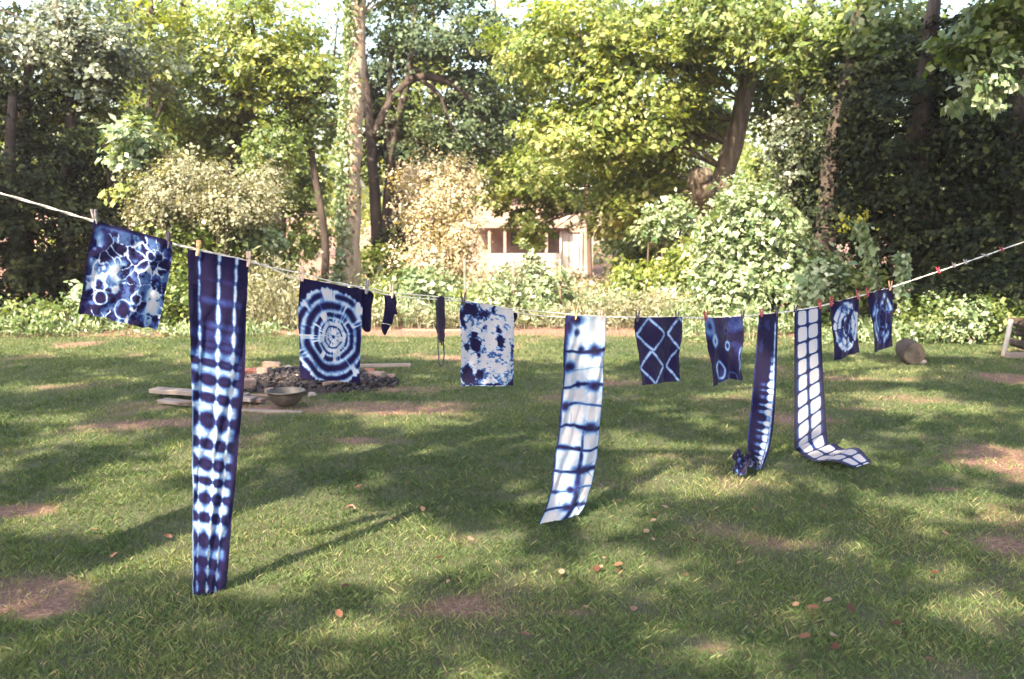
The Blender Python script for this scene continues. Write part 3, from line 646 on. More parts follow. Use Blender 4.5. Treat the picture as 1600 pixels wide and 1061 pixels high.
uw = hbox('window', 884, 908, 301, 328, .06, 'paint_white', 1.10)
bpy.context.view_layer.update()
hbox('pane', 887, 905, 304, 325, .03, 'glass', 1.06, uw)
b = MB(); b.tube([(hx(878), HY+.4, hz(348)), (hx(914), HY+.4, hz(314))], .06, 6); o = b.build('brace', M['paint_white']); o.parent = house; o.matrix_parent_inverse = house.matrix_world.inverted()
for k_ in range(3):
    hbox('rafter', 884+k_*9, 886+k_*9, 296, 300, 1.0, 'paint_white', .25)
pole = empty('wooden_pole', (hx(915), HY-1, zf), 'slim brown wooden pole standing at the right corner of the cottage', 'pole')
b = MB(); b.tube(smoothpath([(hx(918), HY-1, zf-.1), (hx(915), HY-1, hz(360)), (hx(912), HY-1, hz(282))], 10), [.10,.098,.096,.094,.092,.09,.088,.086,.083,.08], 10, .05)
b.build('shaft', M['pole'], pole, sm=True)
b = MB(); b.box((hx(912), HY-1, hz(282)+.02), (.2, .2, .05)); b.build('cap', M['pole'], pole)

# garden wire fence and edging board
fence = empty('wire_fence', (0, 16.2, 0), 'low garden wire fence with thin pale posts in front of the cottage', 'fence')
for p in (728, 802, 876):
    c = at(p, 480, 16.2); b = MB(); b.tube([(c[0], 16.2, -.1), (c[0]+random.uniform(-.02,.02), 16.2, .98)], .022, 7); b.build('post', M['board_brown'], fence, sm=True)
x0, x1 = at(728,480,16.2)[0], at(876,480,16.2)[0]; b = MB(); k = x0-1
while k < x1:
    for sgn in (1, -1):
        a_, c_ = (k, k+.9) if sgn == 1 else (k+.9, k)
        xa, xb = max(min(a_, x1), x0), max(min(c_, x1), x0)
        if abs(xa-xb) > .05:
            za = .05+(xa-a_)*.9/(c_-a_)*1.0; zb = .05+(xb-a_)*.9/(c_-a_)
            b.tube([(xa, 16.17+.006*sgn, za), (xb, 16.17+.006*sgn, zb)], .0011, 3, cap=False)
    k += .11
for z in (.06, .95): b.tube([(x0, 16.16, z), (x1, 16.16, z)], .002, 3)
tag(b.build('wire_netting', M['wire'], fence), kind='stuff')
def board(label, p0, p1, w_, th, mat, lift=0.0, name='board', group=None, zt=0):
    a_, c_ = ground(*p0), ground(*p1); m_ = (a_+c_)/2; L = np.linalg.norm(c_-a_); rz = math.atan2(c_[1]-a_[1], c_[0]-a_[0])
    b = MB(); nseg = 6; v = []; f = []
    for i in range(nseg+1):
        x = -L/2+L*i/nseg; e1 = random.uniform(-.006,.006); e2 = random.uniform(-.006,.006); wz = random.uniform(-.002,.002)
        v += [(x, -w_/2+e1, wz), (x, w_/2+e2, wz), (x, w_/2+e2, th+wz), (x, -w_/2+e1, th+wz)]
    for i in range(nseg):
        q = i*4
        for k in range(4): f.append((q+k, q+4+k, q+4+(k+1) % 4, q+(k+1) % 4))
    f += [(0,1,2,3), (nseg*4+3, nseg*4+2, nseg*4+1, nseg*4)]
    b.add(v, f); o = b.build(name, M[mat]); o.location = (m_[0], m_[1], m_[2]+lift); o.rotation_euler = (0, -zt, rz)
    md = o.modifiers.new('bevel', 'BEVEL'); md.width = .004; md.segments = 1
    return tag(o, label, 'board', group)
board('thin pale edging board lying where the lawn ends, behind the yarn skein', (628,517), (722,518), .06, .03, 'board_brown', 0)

# ------------------------------------------------------------------ fire pit
px_, py_ = PIT[0], PIT[1]
n1, n2 = 40, 26
xs = np.linspace(-1, 1, n1); ys = np.linspace(-1, 1, n2); X, Y = np.meshgrid(xs, ys, indexing='ij')
rr_ = np.sqrt(X**2+Y**2); H = np.clip(1-rr_**2, 0, 1)*.15 + (fbm(X*6+5, Y*5+5, 8)-.5)*.07*np.clip(1.2-rr_, 0, 1)-.02
V = np.stack([px_+X*.92, py_+Y*.60, H], -1).reshape(-1, 3); i = np.arange(n1*n2).reshape(n1, n2)
Qd = np.stack([i[:-1,:-1], i[1:,:-1], i[1:,1:], i[:-1,1:]], -1).reshape(-1, 4)
tag(link('ash_heap', qmesh('ash_heap', V, Q=Qd, sm=True), M['ash']), kind='stuff')
b = MB(); R2 = random.Random(3)
for k in range(900):
    a_ = R2.uniform(0, 6.28); q = R2.random()**.6; x = px_+math.cos(a_)*q*.96; y = py_+math.sin(a_)*q*.62; s_ = R2.uniform(.012, .040)
    b.box((x, y, .15*(1-q*q)+.005), (s_*R2.uniform(1,2.2), s_, s_*R2.uniform(.5,1)), R2.uniform(0, 3), R2.uniform(-.6,.6), s_*.25)
tag(b.build('charcoal_lumps', M['char']), kind='stuff')
def hn(x, y): return .145*max(0, 1-((x-px_)/.92)**2-((y-py_)/.6)**2)
def rock(label, px, py, d, mat, rz, name='stone', tilt=0, cat=None, group=None, seed=1, lift=0):
    c = ground(px, py); z = hn(c[0], c[1])+lift
    import bmesh
    me = bpy.data.meshes.new(name); bm = bmesh.new(); r2 = random.Random(seed)
    if name == 'brick':
        bmesh.ops.create_cube(bm, size=1); bmesh.ops.bevel(bm, geom=bm.edges[:], offset=.06, segments=2, affect='EDGES')
    else:
        bmesh.ops.create_icosphere(bm, subdivisions=2, radius=.55)
    for v in bm.verts:
        j = .03 if name == 'brick' else .09
        v.co = Vector((v.co.x*d[0], v.co.y*d[1], v.co.z*d[2]))+Vector([r2.uniform(-j, j)*min(d) for _ in range(3)])
    bm.to_mesh(me); bm.free()
    o = link(name, me, M[mat]); o.location = (c[0], c[1], z+d[2]*.42); o.rotation_euler = (tilt, r2.uniform(-.1,.1), rz)
    return tag(o, label, cat or name, group)
gb = 'bricks round the fire pit'
rock('flat red brick behind the left end of the ash heap', 404, 583, (.20,.10,.06), 'brick', .2, 'brick', group=gb, seed=1)
rock('orange-red brick lying between two others at the left of the ash heap', 398, 597, (.22,.10,.06), 'brick', .1, 'brick', .1, group=gb, seed=2)
rock('half brick with a grey face and red end, nearest the striped cloth', 389, 611, (.13,.10,.09), 'brick_pale', .5, 'brick', .2, group=gb, seed=3)
rock('brown brick end beside the half brick, against the ashes', 414, 602, (.14,.09,.08), 'brick_pale', -.4, 'brick', group=gb, seed=4)
rock('dark brick at the back edge of the ash heap', 425, 573, (.20,.10,.06), 'brick_pale', .05, 'brick', group=gb, seed=5)
rock('bright red brick at the right of the pit under the long board', 576, 587, (.16,.10,.07), 'brick', -.6, 'brick', .3, group=gb, seed=6)
rock('dull red brick below the bright one at the right of the pit', 588, 597, (.20,.11,.06), 'brick_pale', -.5, 'brick', group=gb, seed=7)
rock('small tan brick piece in the grass right of the pit', 611, 591, (.09,.06,.05), 'brick_pale', .2, 'brick', group=gb, seed=8)
rock('small tan brick lump just above the bowl', 421, 616, (.08,.06,.06), 'brick_pale', .8, 'brick', group=gb, seed=9)
gs = 'stones in the ash heap'
rock('pale rounded stone at the top of the ash heap', 433, 586, (.10,.08,.08), 'stone', 0, group=gs, seed=11)
rock('grey stone with a dark hollow right of the pale one', 450, 588, (.14,.10,.09), 'stone', 0, group=gs, seed=12)
rock('yellowish stone at the front edge of the ash heap', 488, 620, (.08,.06,.05), 'stone', .4, group=gs, seed=13)
rock('small pale stone on the ash under the bullseye napkin', 507, 606, (.05,.04,.04), 'stone', .4, group=gs, seed=14)
rock('little white stone in the middle of the ashes', 464, 607, (.05,.04,.03), 'stone', .4, group=gs, seed=15)
gp = 'loose boards round the fire pit'
board('wide weathered grey board left of the striped cloth', (240,618), (385,628), .15, .04, 'board_grey', .035, group=gp)
board('lower pinkish plank under the wide grey board', (252,628), (372,640), .13, .03, 'board_grey', .0, group=gp)
board('dark broken plank poking out beside the striped cloth', (276,638), (322,632), .06, .025, 'board_brown', .03, group=gp)
board('short pale board in front of the bricks, right of the striped cloth', (366,630), (397,632), .12, .035, 'board_grey', .03, group=gp)
board('dark short plank between the pale boards and the bowl', (386,628), (412,630), .10, .03, 'board_brown', .012, group=gp)
board('long flat plank under the bowl', (366,643), (474,646), .07, .022, 'board_grey', 0, group=gp)
board('long thin board raised behind the right side of the pit', (540,582), (642,580), .06, .035, 'board_grey', .055, group=gp)
board('charred board lying across the ashes under the bullseye napkin', (505,613), (556,606), .05, .03, 'board_brown', .07, group=gp)
board('thin plank on the left of the ashes above the pale board', (382,622), (420,623), .05, .02, 'board_brown', .02, group=gp)
# bowl
bc = ground(441, 643); bowl = empty('metal_bowl', (bc[0], bc[1]+.16, .022), 'dull steel bowl sitting in front of the ash heap', 'bowl')
KB = .86
prof = [(0,.0),(.08,.0),(.125,.02),(.165,.06),(.19,.11),(.198,.135),(.208,.138),(.208,.142),(.193,.142),(.185,.11),(.16,.062),(.12,.026),(.07,.010),(0,.009)]
v = []; f = []; ns = 40
for (r_, z_) in prof:
    for k in range(ns):
        t_ = 2*math.pi*k/ns; v.append((bc[0]+KB*r_*math.cos(t_), bc[1]+.16+KB*r_*math.sin(t_), .022+z_*.98))
for i_ in range(len(prof)-1):
    for k in range(ns): f.append((i_*ns+k, i_*ns+(k+1) % ns, (i_+1)*ns+(k+1) % ns, (i_+1)*ns+k))
b = MB(); b.add(v, f); b.build('shell', M['steel'], bowl, sm=True)
b = MB(); b.tube([(bc[0]+KB*.205*math.cos(t), bc[1]+.16+KB*.205*math.sin(t), .022+.139) for t in np.linspace(0, 2*math.pi, 41)], .005, 6); b.build('rim', M['steel'], bowl, sm=True)

# ------------------------------------------------------------------ cut log, firewood rack
c = ground(1424, 567); lg = empty('cut_log', (c[0], c[1], 0), 'upright grey-brown round of cut log on the lawn edge below the leafy spire', 'log')
b = MB(); v = []; R3 = random.Random(4)
yy = c[1]; pts = [(c[0]-.03, yy-.14, .125), (c[0]-.01, yy, .13), (c[0]+.02, yy+.16, .13), (c[0]+.04, yy+.30, .13)]
b.tube(smoothpath(pts, 7), [.125,.132,.13,.132,.135,.13,.12], 22, .03, seed=5); b.build('bark', M['bark_dark'], lg, sm=False)
b = MB()
for k, rr in enumerate((.118, .088, .058, .03)):
    b.tube([(c[0]-.03, yy-.142-.003*k, .125), (c[0]-.03, yy-.146-.003*k, .125)], [rr, rr*.97], 22, .02, seed=9)
b.build('cut_end', M['cut_wood'], lg)
rock('flat stone leaning against the cut log', 1436, 569, (.16,.08,.08), 'stone', -.5, group='stones by the cut log', seed=21)
rk = ground(1600, 566); fr = empty('firewood_rack', (rk[0]+.3, rk[1], 0), 'firewood rack with a slanted white leg at the right edge', 'rack')
zt = .02
b = MB(); b.tube([tuple(ground(1567,560)+np.array([0,0,.02])), tuple(ground(1567,560)+np.array([.12,.10,.46]))], .03, 8); b.build('leg', M['paint_white'], fr, sm=True)
g0 = ground(1567, 560)
b = MB(); b.tube([tuple(g0+np.array([1.9,0,.02])), tuple(g0+np.array([1.78,.10,.46]))], .03, 8); b.build('leg', M['paint_white'], fr, sm=True)
b = MB(); b.box((g0[0]+.98, g0[1]-.05, .045), (1.95, .06, .07)); b.build('rail', M['board_grey'], fr, bev=.005)
b = MB(); b.box((g0[0]+1.0, g0[1]+.16, .46), (1.8, .035, .035)); b.build('rail', M['pole'], fr, bev=.004)
R3 = random.Random(8); lg_i = 0
places = ['at the front bottom corner', 'beside the white leg', 'in the lower row', 'in the middle row', 'in the upper row', 'on top']
for row in range(3):
    for q in range(3):
        xx = g0[0]+.30+q*.165+(row % 2)*.08; zc = .15+row*.125; r_ = R3.uniform(.05, .07)
        e = empty('firewood_log', (xx, g0[1]+.02, zc), 'sawn firewood log, %s from the white leg in the %s row of the rack' % (('first','second','third')[q], ('bottom','middle','top')[row]), 'log', 'firewood logs in the rack')
        b = MB(); b.tube([(xx, g0[1]+.02, zc), (xx+R3.uniform(-.02,.02), g0[1]+.42, zc+R3.uniform(-.01,.01))], [r_, r_*.95], 7, .16, seed=row*9+q); b.build('bark', M['bark_dark'], e)
        b = MB(); b.tube([(xx, g0[1]+.012, zc), (xx, g0[1]+.018, zc)], [r_*.85, r_*.88], 7, .12, seed=row*9+q); b.build('sawn_end', M['board_grey' if R3.random() < .5 else 'cut_wood'], e)

# ------------------------------------------------------------------ clothesline
LP = [(-560,150),(-300,220),(0,302),(148,346),(270,381),(300,388),(392,409),(470,431),(575,451),(612,459),(690,466),(724,470),(805,485),(890,493),(945,495),(1000,496),(1065,496),(1103,497),(1160,494),(1213,489),(1243,485),(1283,478),(1345,462),(1395,448),(1467,424),(1540,399),(1600,378),(1790,315)]
LW = [wall(*p) for p in LP]; LW[0] = np.array([-3.42, 3.30, LW[0][2]]) if abs(LW[0][0]+3.4) < 1.2 else LW[0]
path = np.array(smoothpath(LW, 400)); 
line = empty('clothesline', tuple(path[200]), 'pale twisted rope clothesline sagging between the trees', 'clothesline')
for s_ in (0, 1):
    t = np.linspace(0, 1, 400); pxs = 800+FPX*path[:,0]/(path[:,1]); gap = .0032 + .007*np.exp(-((pxs-850)/60)**2)+.004*np.exp(-((pxs-640)/70)**2) + .010*np.exp(-((pxs-470)/30)**2)
    ph = t*330 + s_*math.pi; pts = path.copy()
    wide = np.clip((gap-.0035)/.004, 0, 1)
    pts[:, 2] += np.where(wide > .2, gap*(1 if s_ else -1.5), np.sin(ph)*gap); pts[:, :2] += (np.cos(ph)*gap*(1-wide))[:, None]*LN
    b = MB(); b.tube(pts, .0031, 6, cap=True); b.build('strand', M['rope'], line, sm=True)
for kx, lb in ((0, 'left'), (-1, 'right')):       # wraps round the two trunks
    c_ = (-3.45, 3.30) if kx == 0 else (6.35, 9.97); z_ = path[kx][2]; b = MB()
    b.tube([(c_[0]+.222*math.cos(t), c_[1]+.222*math.sin(t), z_+.012*math.sin(3*t)+.01*t/3) for t in np.linspace(0, 4*math.pi, 60)], .006, 6); b.build('knot', M['rope'], line, sm=True)
def line_at(px):
    xs_ = [p[0] for p in LP]; ys_ = [p[1] for p in LP]; return float(np.interp(px, xs_, ys_))

# ------------------------------------------------------------------ dyed cloths
def interp_edge(pts, v):
    P = np.array(smoothpath([np.array(p, float) for p in pts], 120)); 
    d = np.concatenate([[0], np.cumsum(np.linalg.norm(np.diff(P, axis=0), axis=1))]); d /= d[-1]
    return np.stack([np.interp(v, d, P[:, k]) for k in range(P.shape[1])], 1)
def cloth(name, label, L, Rr, nu, nv, dye, amp=.018, waves=2.2, off=.012, cat='cloth', group=None, seed=0, bottom=None, top=None, ragged=.0, three_d=False, sag=0, wind=0, wavy=False):
    """L/Rr: pixel points of the left and right edges from the line down (or 3-D points)"""
    u = np.linspace(0, 1, nu); v = np.linspace(0, 1, nv)
    if three_d:
        Lw, Rw = interp_edge(L, v), interp_edge(Rr, v)
    else:
        Le, Re = interp_edge(L, v), interp_edge(Rr, v)
        Lw = np.array([wall(*p, off) for p in Le]); Rw = np.array([wall(*p, off) for p in Re])
    U, Vv = np.meshgrid(u, v, indexing='ij')
    P = Lw[None]*(1-U[..., None])+Rw[None]*U[..., None]
    h = np.linalg.norm(Lw[-1]-Lw[0]); wd = np.linalg.norm(Rw[0]-Lw[0])
    fr = smooth(Vv*4)
    ph = seed*1.7
    bend = amp*(np.sin(U*math.pi*waves+ph+Vv*2.1)*.6+np.sin(U*math.pi*waves*1.9+ph*2+Vv*h*3.1)*.3+1.4*(fbm(U*3*wd/.4+seed, Vv*3*h/.4, seed+50, 3)-.5))*(.25+.75*fr)
    bend += .004*np.sin((U*7+Vv*h*5+2*fbm(U*3, Vv*4, seed+70))*3.1)*fr + .006*np.exp(-(((U-.5)*1.9)**2)*0)*np.sin(U*math.pi*5+seed)*(1-smooth(Vv*3))
    bend += wind*Vv**2
    if not three_d or wavy: P[..., :2] += bend[..., None]*LN
    if sag: P[..., 2] -= sag*np.sin(U*math.pi)*(1-Vv)**3
    if top is not None: P[..., 2] += np.interp(U, [q[0] for q in top], [q[1] for q in top])*(1-smooth(Vv*3))
    if bottom is not None: P[..., 2] += np.interp(U, [q[0] for q in bottom], [q[1] for q in bottom])*smooth((Vv-.8)/.2)
    P[..., 2] += ragged*(fbm(U*9+seed, Vv*0+3, seed+9, 3)-.5)*smooth((Vv-.9)/.1)
    sx = ragged*.5*(fbm(Vv*h*22, U*0+seed, seed+13, 3)-.5)
    if not three_d: P[..., 0] += sx*LD[0]; P[..., 1] += sx*LD[1]
    D = np.clip(dye(U, Vv), 0, 1)
    i = np.arange(nu*nv).reshape(nu, nv)
    Q = np.stack([i[:-1,:-1], i[:-1,1:], i[1:,1:], i[1:,:-1]], -1).reshape(-1, 4)
    me = qmesh(name, P.reshape(-1, 3), Q=Q, attrs={'dye': ('POINT', D.ravel())}, sm=True)
    o = link(name, me, M['cotton'])
    return tag(o, label, cat, group)
def sg(x, a, b): return smooth((x-a)/(b-a))
def worley(x, y, seed, n=5):
    R = np.random.default_rng(seed); pts = R.random((n*n, 2))
    pts = (np.stack(np.meshgrid(range(n), range(n)), -1).reshape(-1, 2)+pts)/n
    d = np.sqrt((x[..., None]-pts[:, 0])**2+(y[..., None]-pts[:, 1])**2); d.sort(axis=-1)
    return d[..., 0], d[..., 1]
def d_crumple(u, v):
    wx = u+.16*(fbm(u*6, v*6, 1)-.5); wy = v+.16*(fbm(u*6+9, v*6, 2)-.5)
    d1, d2 = worley(wx, wy, 4, 7); e = d2-d1
    big = fbm(u*3.1+1.3, v*3.1+.4, 23, 4)
    blotch = sg(big, .46, .62)
    vein = np.exp(-(e/(.008+.022*blotch))**2)*(.15+1.1*sg(fbm(u*4, v*4, 31), .40, .60))
    w_ = np.maximum(vein, blotch*sg(fbm(u*11, v*11, 41, 4), .36, .64)*.95)
    w_ = np.maximum(w_, .42*sg(fbm(u*7+3, v*7, 47, 4), .45, .62))
    for cx, cy, r_ in ((.22,.78,.075),(.50,.86,.10),(.64,.72,.06),(.85,.93,.045),(.72,.22,.055),(.36,.36,.04)):
        q = np.hypot((u-cx)*1.05+.05*(fbm(u*7,v*7,5)-.5), (v-cy)+.05*(fbm(u*7+4,v*7,6)-.5))
        w_ = np.maximum(w_*sg(q, r_*.4, r_), np.exp(-((q-r_)/.013)**2)*(.35+.9*fbm(u*13, v*13, 15)))
    w_ = np.maximum(w_, 1.0*np.exp(-(((u-.86)/.13)**2+((v-.72)/.28)**2)**1.5)*sg(fbm(u*8+2, v*8, 6), .36, .52))
    w_ = np.maximum(w_, .95*np.exp(-(((u-.40)/.17)**2+((v-.48)/.15)**2)**1.5)*sg(fbm(u*9+2, v*9, 16), .36, .54))
    w_ = np.maximum(w_, .8*np.exp(-(((u-.08)/.10)**2+((v-.30)/.25)**2))*sg(fbm(u*9+2, v*9, 19), .40, .6))
    return 1-w_*sg(u, .0, .05)*sg(v, .0, .05)
def d_strip1(u, v):
    n = fbm(u*7, v*90, 3); n2 = fbm(u*3, v*150, 8, 3); slow = fbm(u*2, v*9, 18, 3)
    up = sg(v, .10, .40); top = 1-sg(v, .05, .30)
    c1 = .20-.08*v; c2 = .52-.12*v; c3 = .79-.11*v
    per = v*17.5+.18*np.sin(v*19)+.10*(fbm(u*2, v*12, 133)-.5)*2
    k = np.round(per-.5)+.5; dv = per-k; row = .5+.5*np.cos(2*math.pi*per)
    line_ = np.zeros_like(u)
    for j, (c_, s_, a_) in enumerate(((c1,.022,.75), (c2,.030,1.0), (c3,.028,1.0))):
        wd = s_*(1+(.2+1.8*up)*row*(.6+.8*slow))
        pinch = .55+.45*sg(row, .02, .25)
        line_ = np.maximum(line_, a_*np.exp(-((u-c_)/wd)**2)*(.60+.5*n2)*pinch)
    dots = np.zeros_like(u)
    for j, (c_, w_) in enumerate(((c1*.25,.09), ((c1+c2)/2,.105), ((c2+c3)/2,.11), (1.0,.20))):
        rr = 1+.22*np.sin(k*2.9+j*1.7); hh = .30*(1+.30*np.sin(k*3.1415+j*.4))
        dots = np.maximum(dots, np.exp(-(((u-c_)/(w_*rr))**2+(dv/hh)**2)**1.5))
        band = np.clip(.74*up*(.75+.5*n)-.10, 0, 1)*sg(1.02-v, .04, .22)*np.clip(row*1.5, 0, 1)
    bright = up*.85*row*(.6+.8*slow)*(np.exp(-((u-c2)/.12)**2)+np.exp(-((u-c3)/.12)**2))
    white = np.maximum(line_, np.maximum(band, bright)); white = np.maximum(white, .55*sg(v,.30,.5)*row**.6*(.5+.8*slow)*np.exp(-((u-.12)/.13)**2))
    white *= 1-np.clip(dots*1.15, 0, 1)*up
    white *= sg(1.0-u, .02, .14+.10*v)*(1-.75*sg(v, .88, .97)*(1-line_))
    white = np.maximum(white, (1-.6*up)*.36*np.exp(-((dv)/.20)**2)*sg(v,.02,.14)*(.3+1.1*slow)*sg(u,.05,.4)*sg(1.05-u,0,.2))
    left = np.exp(-(u/.035)**2)*sg(v, .28, .5)*.8
    return 1-np.maximum(np.clip(white*1.1, 0, 1), left)
def d_rings(u, v, cu=.54, cv=.545, seed=3, asp=1.55):
    x = (u-cu); y = (v-cv)*asp*.92; a = np.arctan2(y, x)
    r = np.hypot(x, y)*(1+.05*np.cos(2*a)+.018*np.cos(5*a+1)+.010*np.cos(8*a)); r = r+.030*(fbm(u*11, v*15, seed)-.5)
    fine = vnoise(a*14+50, r*6, seed+6)*.6+vnoise(a*30+50, r*9, seed+7)*.4
    d = np.zeros_like(u)
    for k, (r0, hw, br, am) in enumerate(((.0,.028,0,1), (.085,.014,.5,.7), (.150,.014,.40,.85), (.235,.020,.46,.9), (.315,.040,.44,1), (.445,.062,.36,1), (.585,.045,.40,1))):
        gate = 1 if br == 0 else sg(.75*fbm(a*3.4+k*9+30, r*0+k, seed+20+k, 3)+.25*fine, br-.14, br+.10)
        d = np.maximum(d, am*np.exp(-(np.abs(r-r0)/hw)**2.2)*gate)
        if r0 > .1: d = np.maximum(d, .75*np.exp(-(np.abs(r-r0)/(hw*1.7))**2)*sg(fine, .35, .8))
    edge = r+.07*(fine-.5)
    d = np.maximum(d, sg(edge, .64, .70))
    d = np.maximum(d, .8*sg(fine, .55, .8)*(r < .13)*(r > .03))
    d = np.maximum(d, .35*sg(fine, .5, .85)*(r < .6))
    return d
def d_mottle(u, v):
    x = u; y = v*1.5
    n = fbm(x*7+3, y*7+1, 61, 5); f = fbm(x*20, y*26, 65, 4); w_ = np.zeros_like(u)
    for cx, cy, rx, ry, s_ in ((.18,.08,.22,.13,.95), (.42,.13,.18,.08,.7), (.62,.05,.05,.06,.8), (.06,.26,.06,.08,1), (.28,.38,.06,.05,1), (.28,.49,.09,.08,1.2), (.12,.53,.07,.05,1.1),
                               (.72,.43,.07,.10,1.1), (.68,.30,.18,.06,.55), (.95,.52,.06,.16,.8), (.14,.88,.15,.12,1.1), (.34,.84,.12,.12,.8), (.32,.63,.04,.04,.8), (.86,.84,.14,.12,.62), (.9,.97,.15,.05,.9), (.5,.28,.12,.08,.45), (.6,.62,.08,.07,.5), (.5,.98,.3,.02,.8), (.0,.12,.05,.2,.8), (.47,.43,.05,.04,.5), (.2,.25,.2,.05,.5), (.96,.7,.08,.2,.55), (.8,.12,.05,.06,.5), (.42,.78,.1,.06,.55), (.7,.88,.1,.06,.5)):
        q = ((u-cx)/rx)**2+((v-cy)/ry)**2; w_ = np.maximum(w_, s_*np.exp(-q*.7))
    hard = sg(w_+1.0*(n-.5)+.6*(f-.5), .38, .80)
    soft = sg(w_+.8*(n-.5)+2.2*(f-.5), .22, .75)*.62
    return np.maximum(hard, soft)
def d_strip2(u, v):
    n = fbm(u*6, v*34, 71, 4); v = v+.006*(fbm(u*5, v*5, 72)-.5)*2
    d = .05+.12*sg(fbm(u*3, v*9, 75), .5, .7)
    rows = [(.175,.55,1.0), (.30,.25,.5), (.405,.7,.9), (.525,.4,.7), (.655,.9,1.1), (.78,.45,.9), (.895,1.0,1.1), ]
    rows = [(.165,.8,1.0), (.255,.5,.35), (.335,.75,.9), (.43,.35,.7), (.535,.8,1.05), (.635,.5,.85), (.74,.9,1.1), (.835,.4,.6), (.925,.9,1.0)]
    for k, (vv, cu, s_) in enumerate(rows):
        th = .0045+.010*s_*np.exp(-((u-(.75 if k % 2 == 0 else .12))/.22)**2)+.004*s_
        d = np.maximum(d, min(1, s_+.1)*np.exp(-(np.abs(v-vv-.010*np.sin(u*4+k))/th)**1.6)*(.6+.7*n))
        if k % 2 == 0:
            for sgn in (1, -1):
                ray_ = np.abs((v-vv)-sgn*(u-.76)*.20); d = np.maximum(d, .75*s_*np.exp(-(ray_/.0045)**2)*np.exp(-((u-.76)/.22)**2))
    cl = .60+.03*np.sin(v*8)
    d = np.maximum(d, (.25+.85*sg(v, .35, .75))*np.exp(-((u-cl)/(.035+.09*sg(v, .6, .95)))**2)*(.35+.9*fbm(u*8, v*30, 77)))
    d = np.maximum(d, np.exp(-(u/(.05+.10*sg(.3-v, 0, .3)))**2)*(.75+.3*n))
    d = np.maximum(d, .65*np.exp(-((1-u)/.02)**2))
    d = np.maximum(d, .5*np.exp(-((u-.30)/.012)**2)*sg(fbm(u*2, v*12, 79), .45, .6))
    for cx, cy, rx, ry in ((.74,.165,.17,.034), (.76,.335,.19,.030), (.72,.535,.22,.028), (.66,.74,.24,.026), (.55,.925,.22,.028), (.12,.245,.16,.03), (.10,.43,.13,.028), (.5,.635,.10,.012), (.48,.835,.12,.02), (.45,.165,.10,.024), (.8,.17,.13,.028), (.17,.245,.17,.025), (.78,.335,.15,.022), (.42,.33,.07,.018), (.12,.425,.12,.02), (.3,.08,.10,.02), (.75,.535,.2,.018), (.2,.02,.3,.03), (.08,.05,.12,.06)):
        d = np.maximum(d, .95*np.exp(-(((u-cx)/rx)**2+((v-cy)/ry)**2)))
    return d
def d_diamond(u, v):
    U_ = u; w_ = np.zeros_like(u); hw = .027
    def seg(x0, y0, x1, y1):
        nonlocal w_
        dx, dy = x1-x0, (y1-y0)*1.0; L = math.hypot(dx, dy); t = ((u-x0)*dx+(v-y0)*dy)/L**2; d_ = np.abs((u-x0)*dy-(v-y0)*dx)/L
        dash = .55+.45*sg(np.abs(((t*2.0+.5) % 1)-.5), .015, .06)
        w_ = np.maximum(w_, np.where((t > -.02) & (t < 1.02), np.exp(-(d_/hw)**3)*dash, 0))
    for y0, y1, y2 in ((.0,.26,.50), (.50,.75,1.0)):
        seg(.29,y0+.01,.02,y1); seg(.02,y1,.33,y2); seg(.29,y0+.01,.60,y1); seg(.60,y1,.33,y2)
        seg(.92,y0+.01,.68,y1); seg(.68,y1,.98,y2); 
    seg(.92,.01,1.05,.12); seg(.98,.50,1.02,.47)
    return .97-w_*.66*(.85+.3*fbm(u*12, v*12, 81))
def d_blurrings(u, v):
    d = .97-.32*sg(fbm(u*3.5, v*3.5+2, 92), .5, .7)*sg(.75-v, 0, .5)
    for cx, cy, rx, ry, s_, t_ in ((.20,.34,.06,.07,.75,.05), (.58,.44,.05,.06,.6,.025), (.30,.80,.14,.14,.65,.035), (.92,.66,.07,.15,.7,.03), (.10,.12,.09,.1,.5,.08), (.56,.20,.07,.06,.35,.03), (.62,.97,.14,.12,.4,.03), (.35,.97,.03,.1,.3,.04)):
        q = np.hypot((u-cx)/rx, (v-cy)/ry); q = q+.25*(fbm(u*14, v*14, 95)-.5); d = np.minimum(d, 1-s_*np.exp(-((q-1)/(t_/rx))**2))
    return d+.10*(fbm(u*20, v*20, 97)-.5)
def d_strip3(u, v):
    per = v*21+.35*(fbm(u*0+1, v*9, 107)-.5)*4; row = .5+.5*np.cos(2*math.pi*per); n = fbm(u*6, v*50, 101); sl = fbm(u*0+2, v*14, 103)
    c_ = .86-.08*sg(v,.3,1.)
    w_ = sg(u, c_-.20-.34*row*(sl*1.5)*sg(v,.25,.6), c_-.10)*(u < c_+.02)*sg(v, .16, .42)*(.55+.45*sg(row, .1, .5))
    w_ = w_*(.70+.6*n)
    mid = .55*np.exp(-((u-.45)/.17)**2)*sg(row, .35, .9)*sg(v, .30, .55)*(.4+1.1*sl)
    wl_ = np.exp(-((u-.87)/.05)**2)*(.85)*sg(v, .02, .08)*(.4+.9*n)
    tp = .25*sg(fbm(u*4, v*18, 109), .48, .65)*(v < .25)
    lp = .5*np.exp(-((u-.03)/.035)**2)*(.4+.6*n)*sg(v,.05,.2)
    d = 1-np.maximum(np.maximum(np.maximum(w_, mid), np.maximum(wl_, lp)), tp)
    return np.maximum(d, sg(u, .90, .98)*.95)
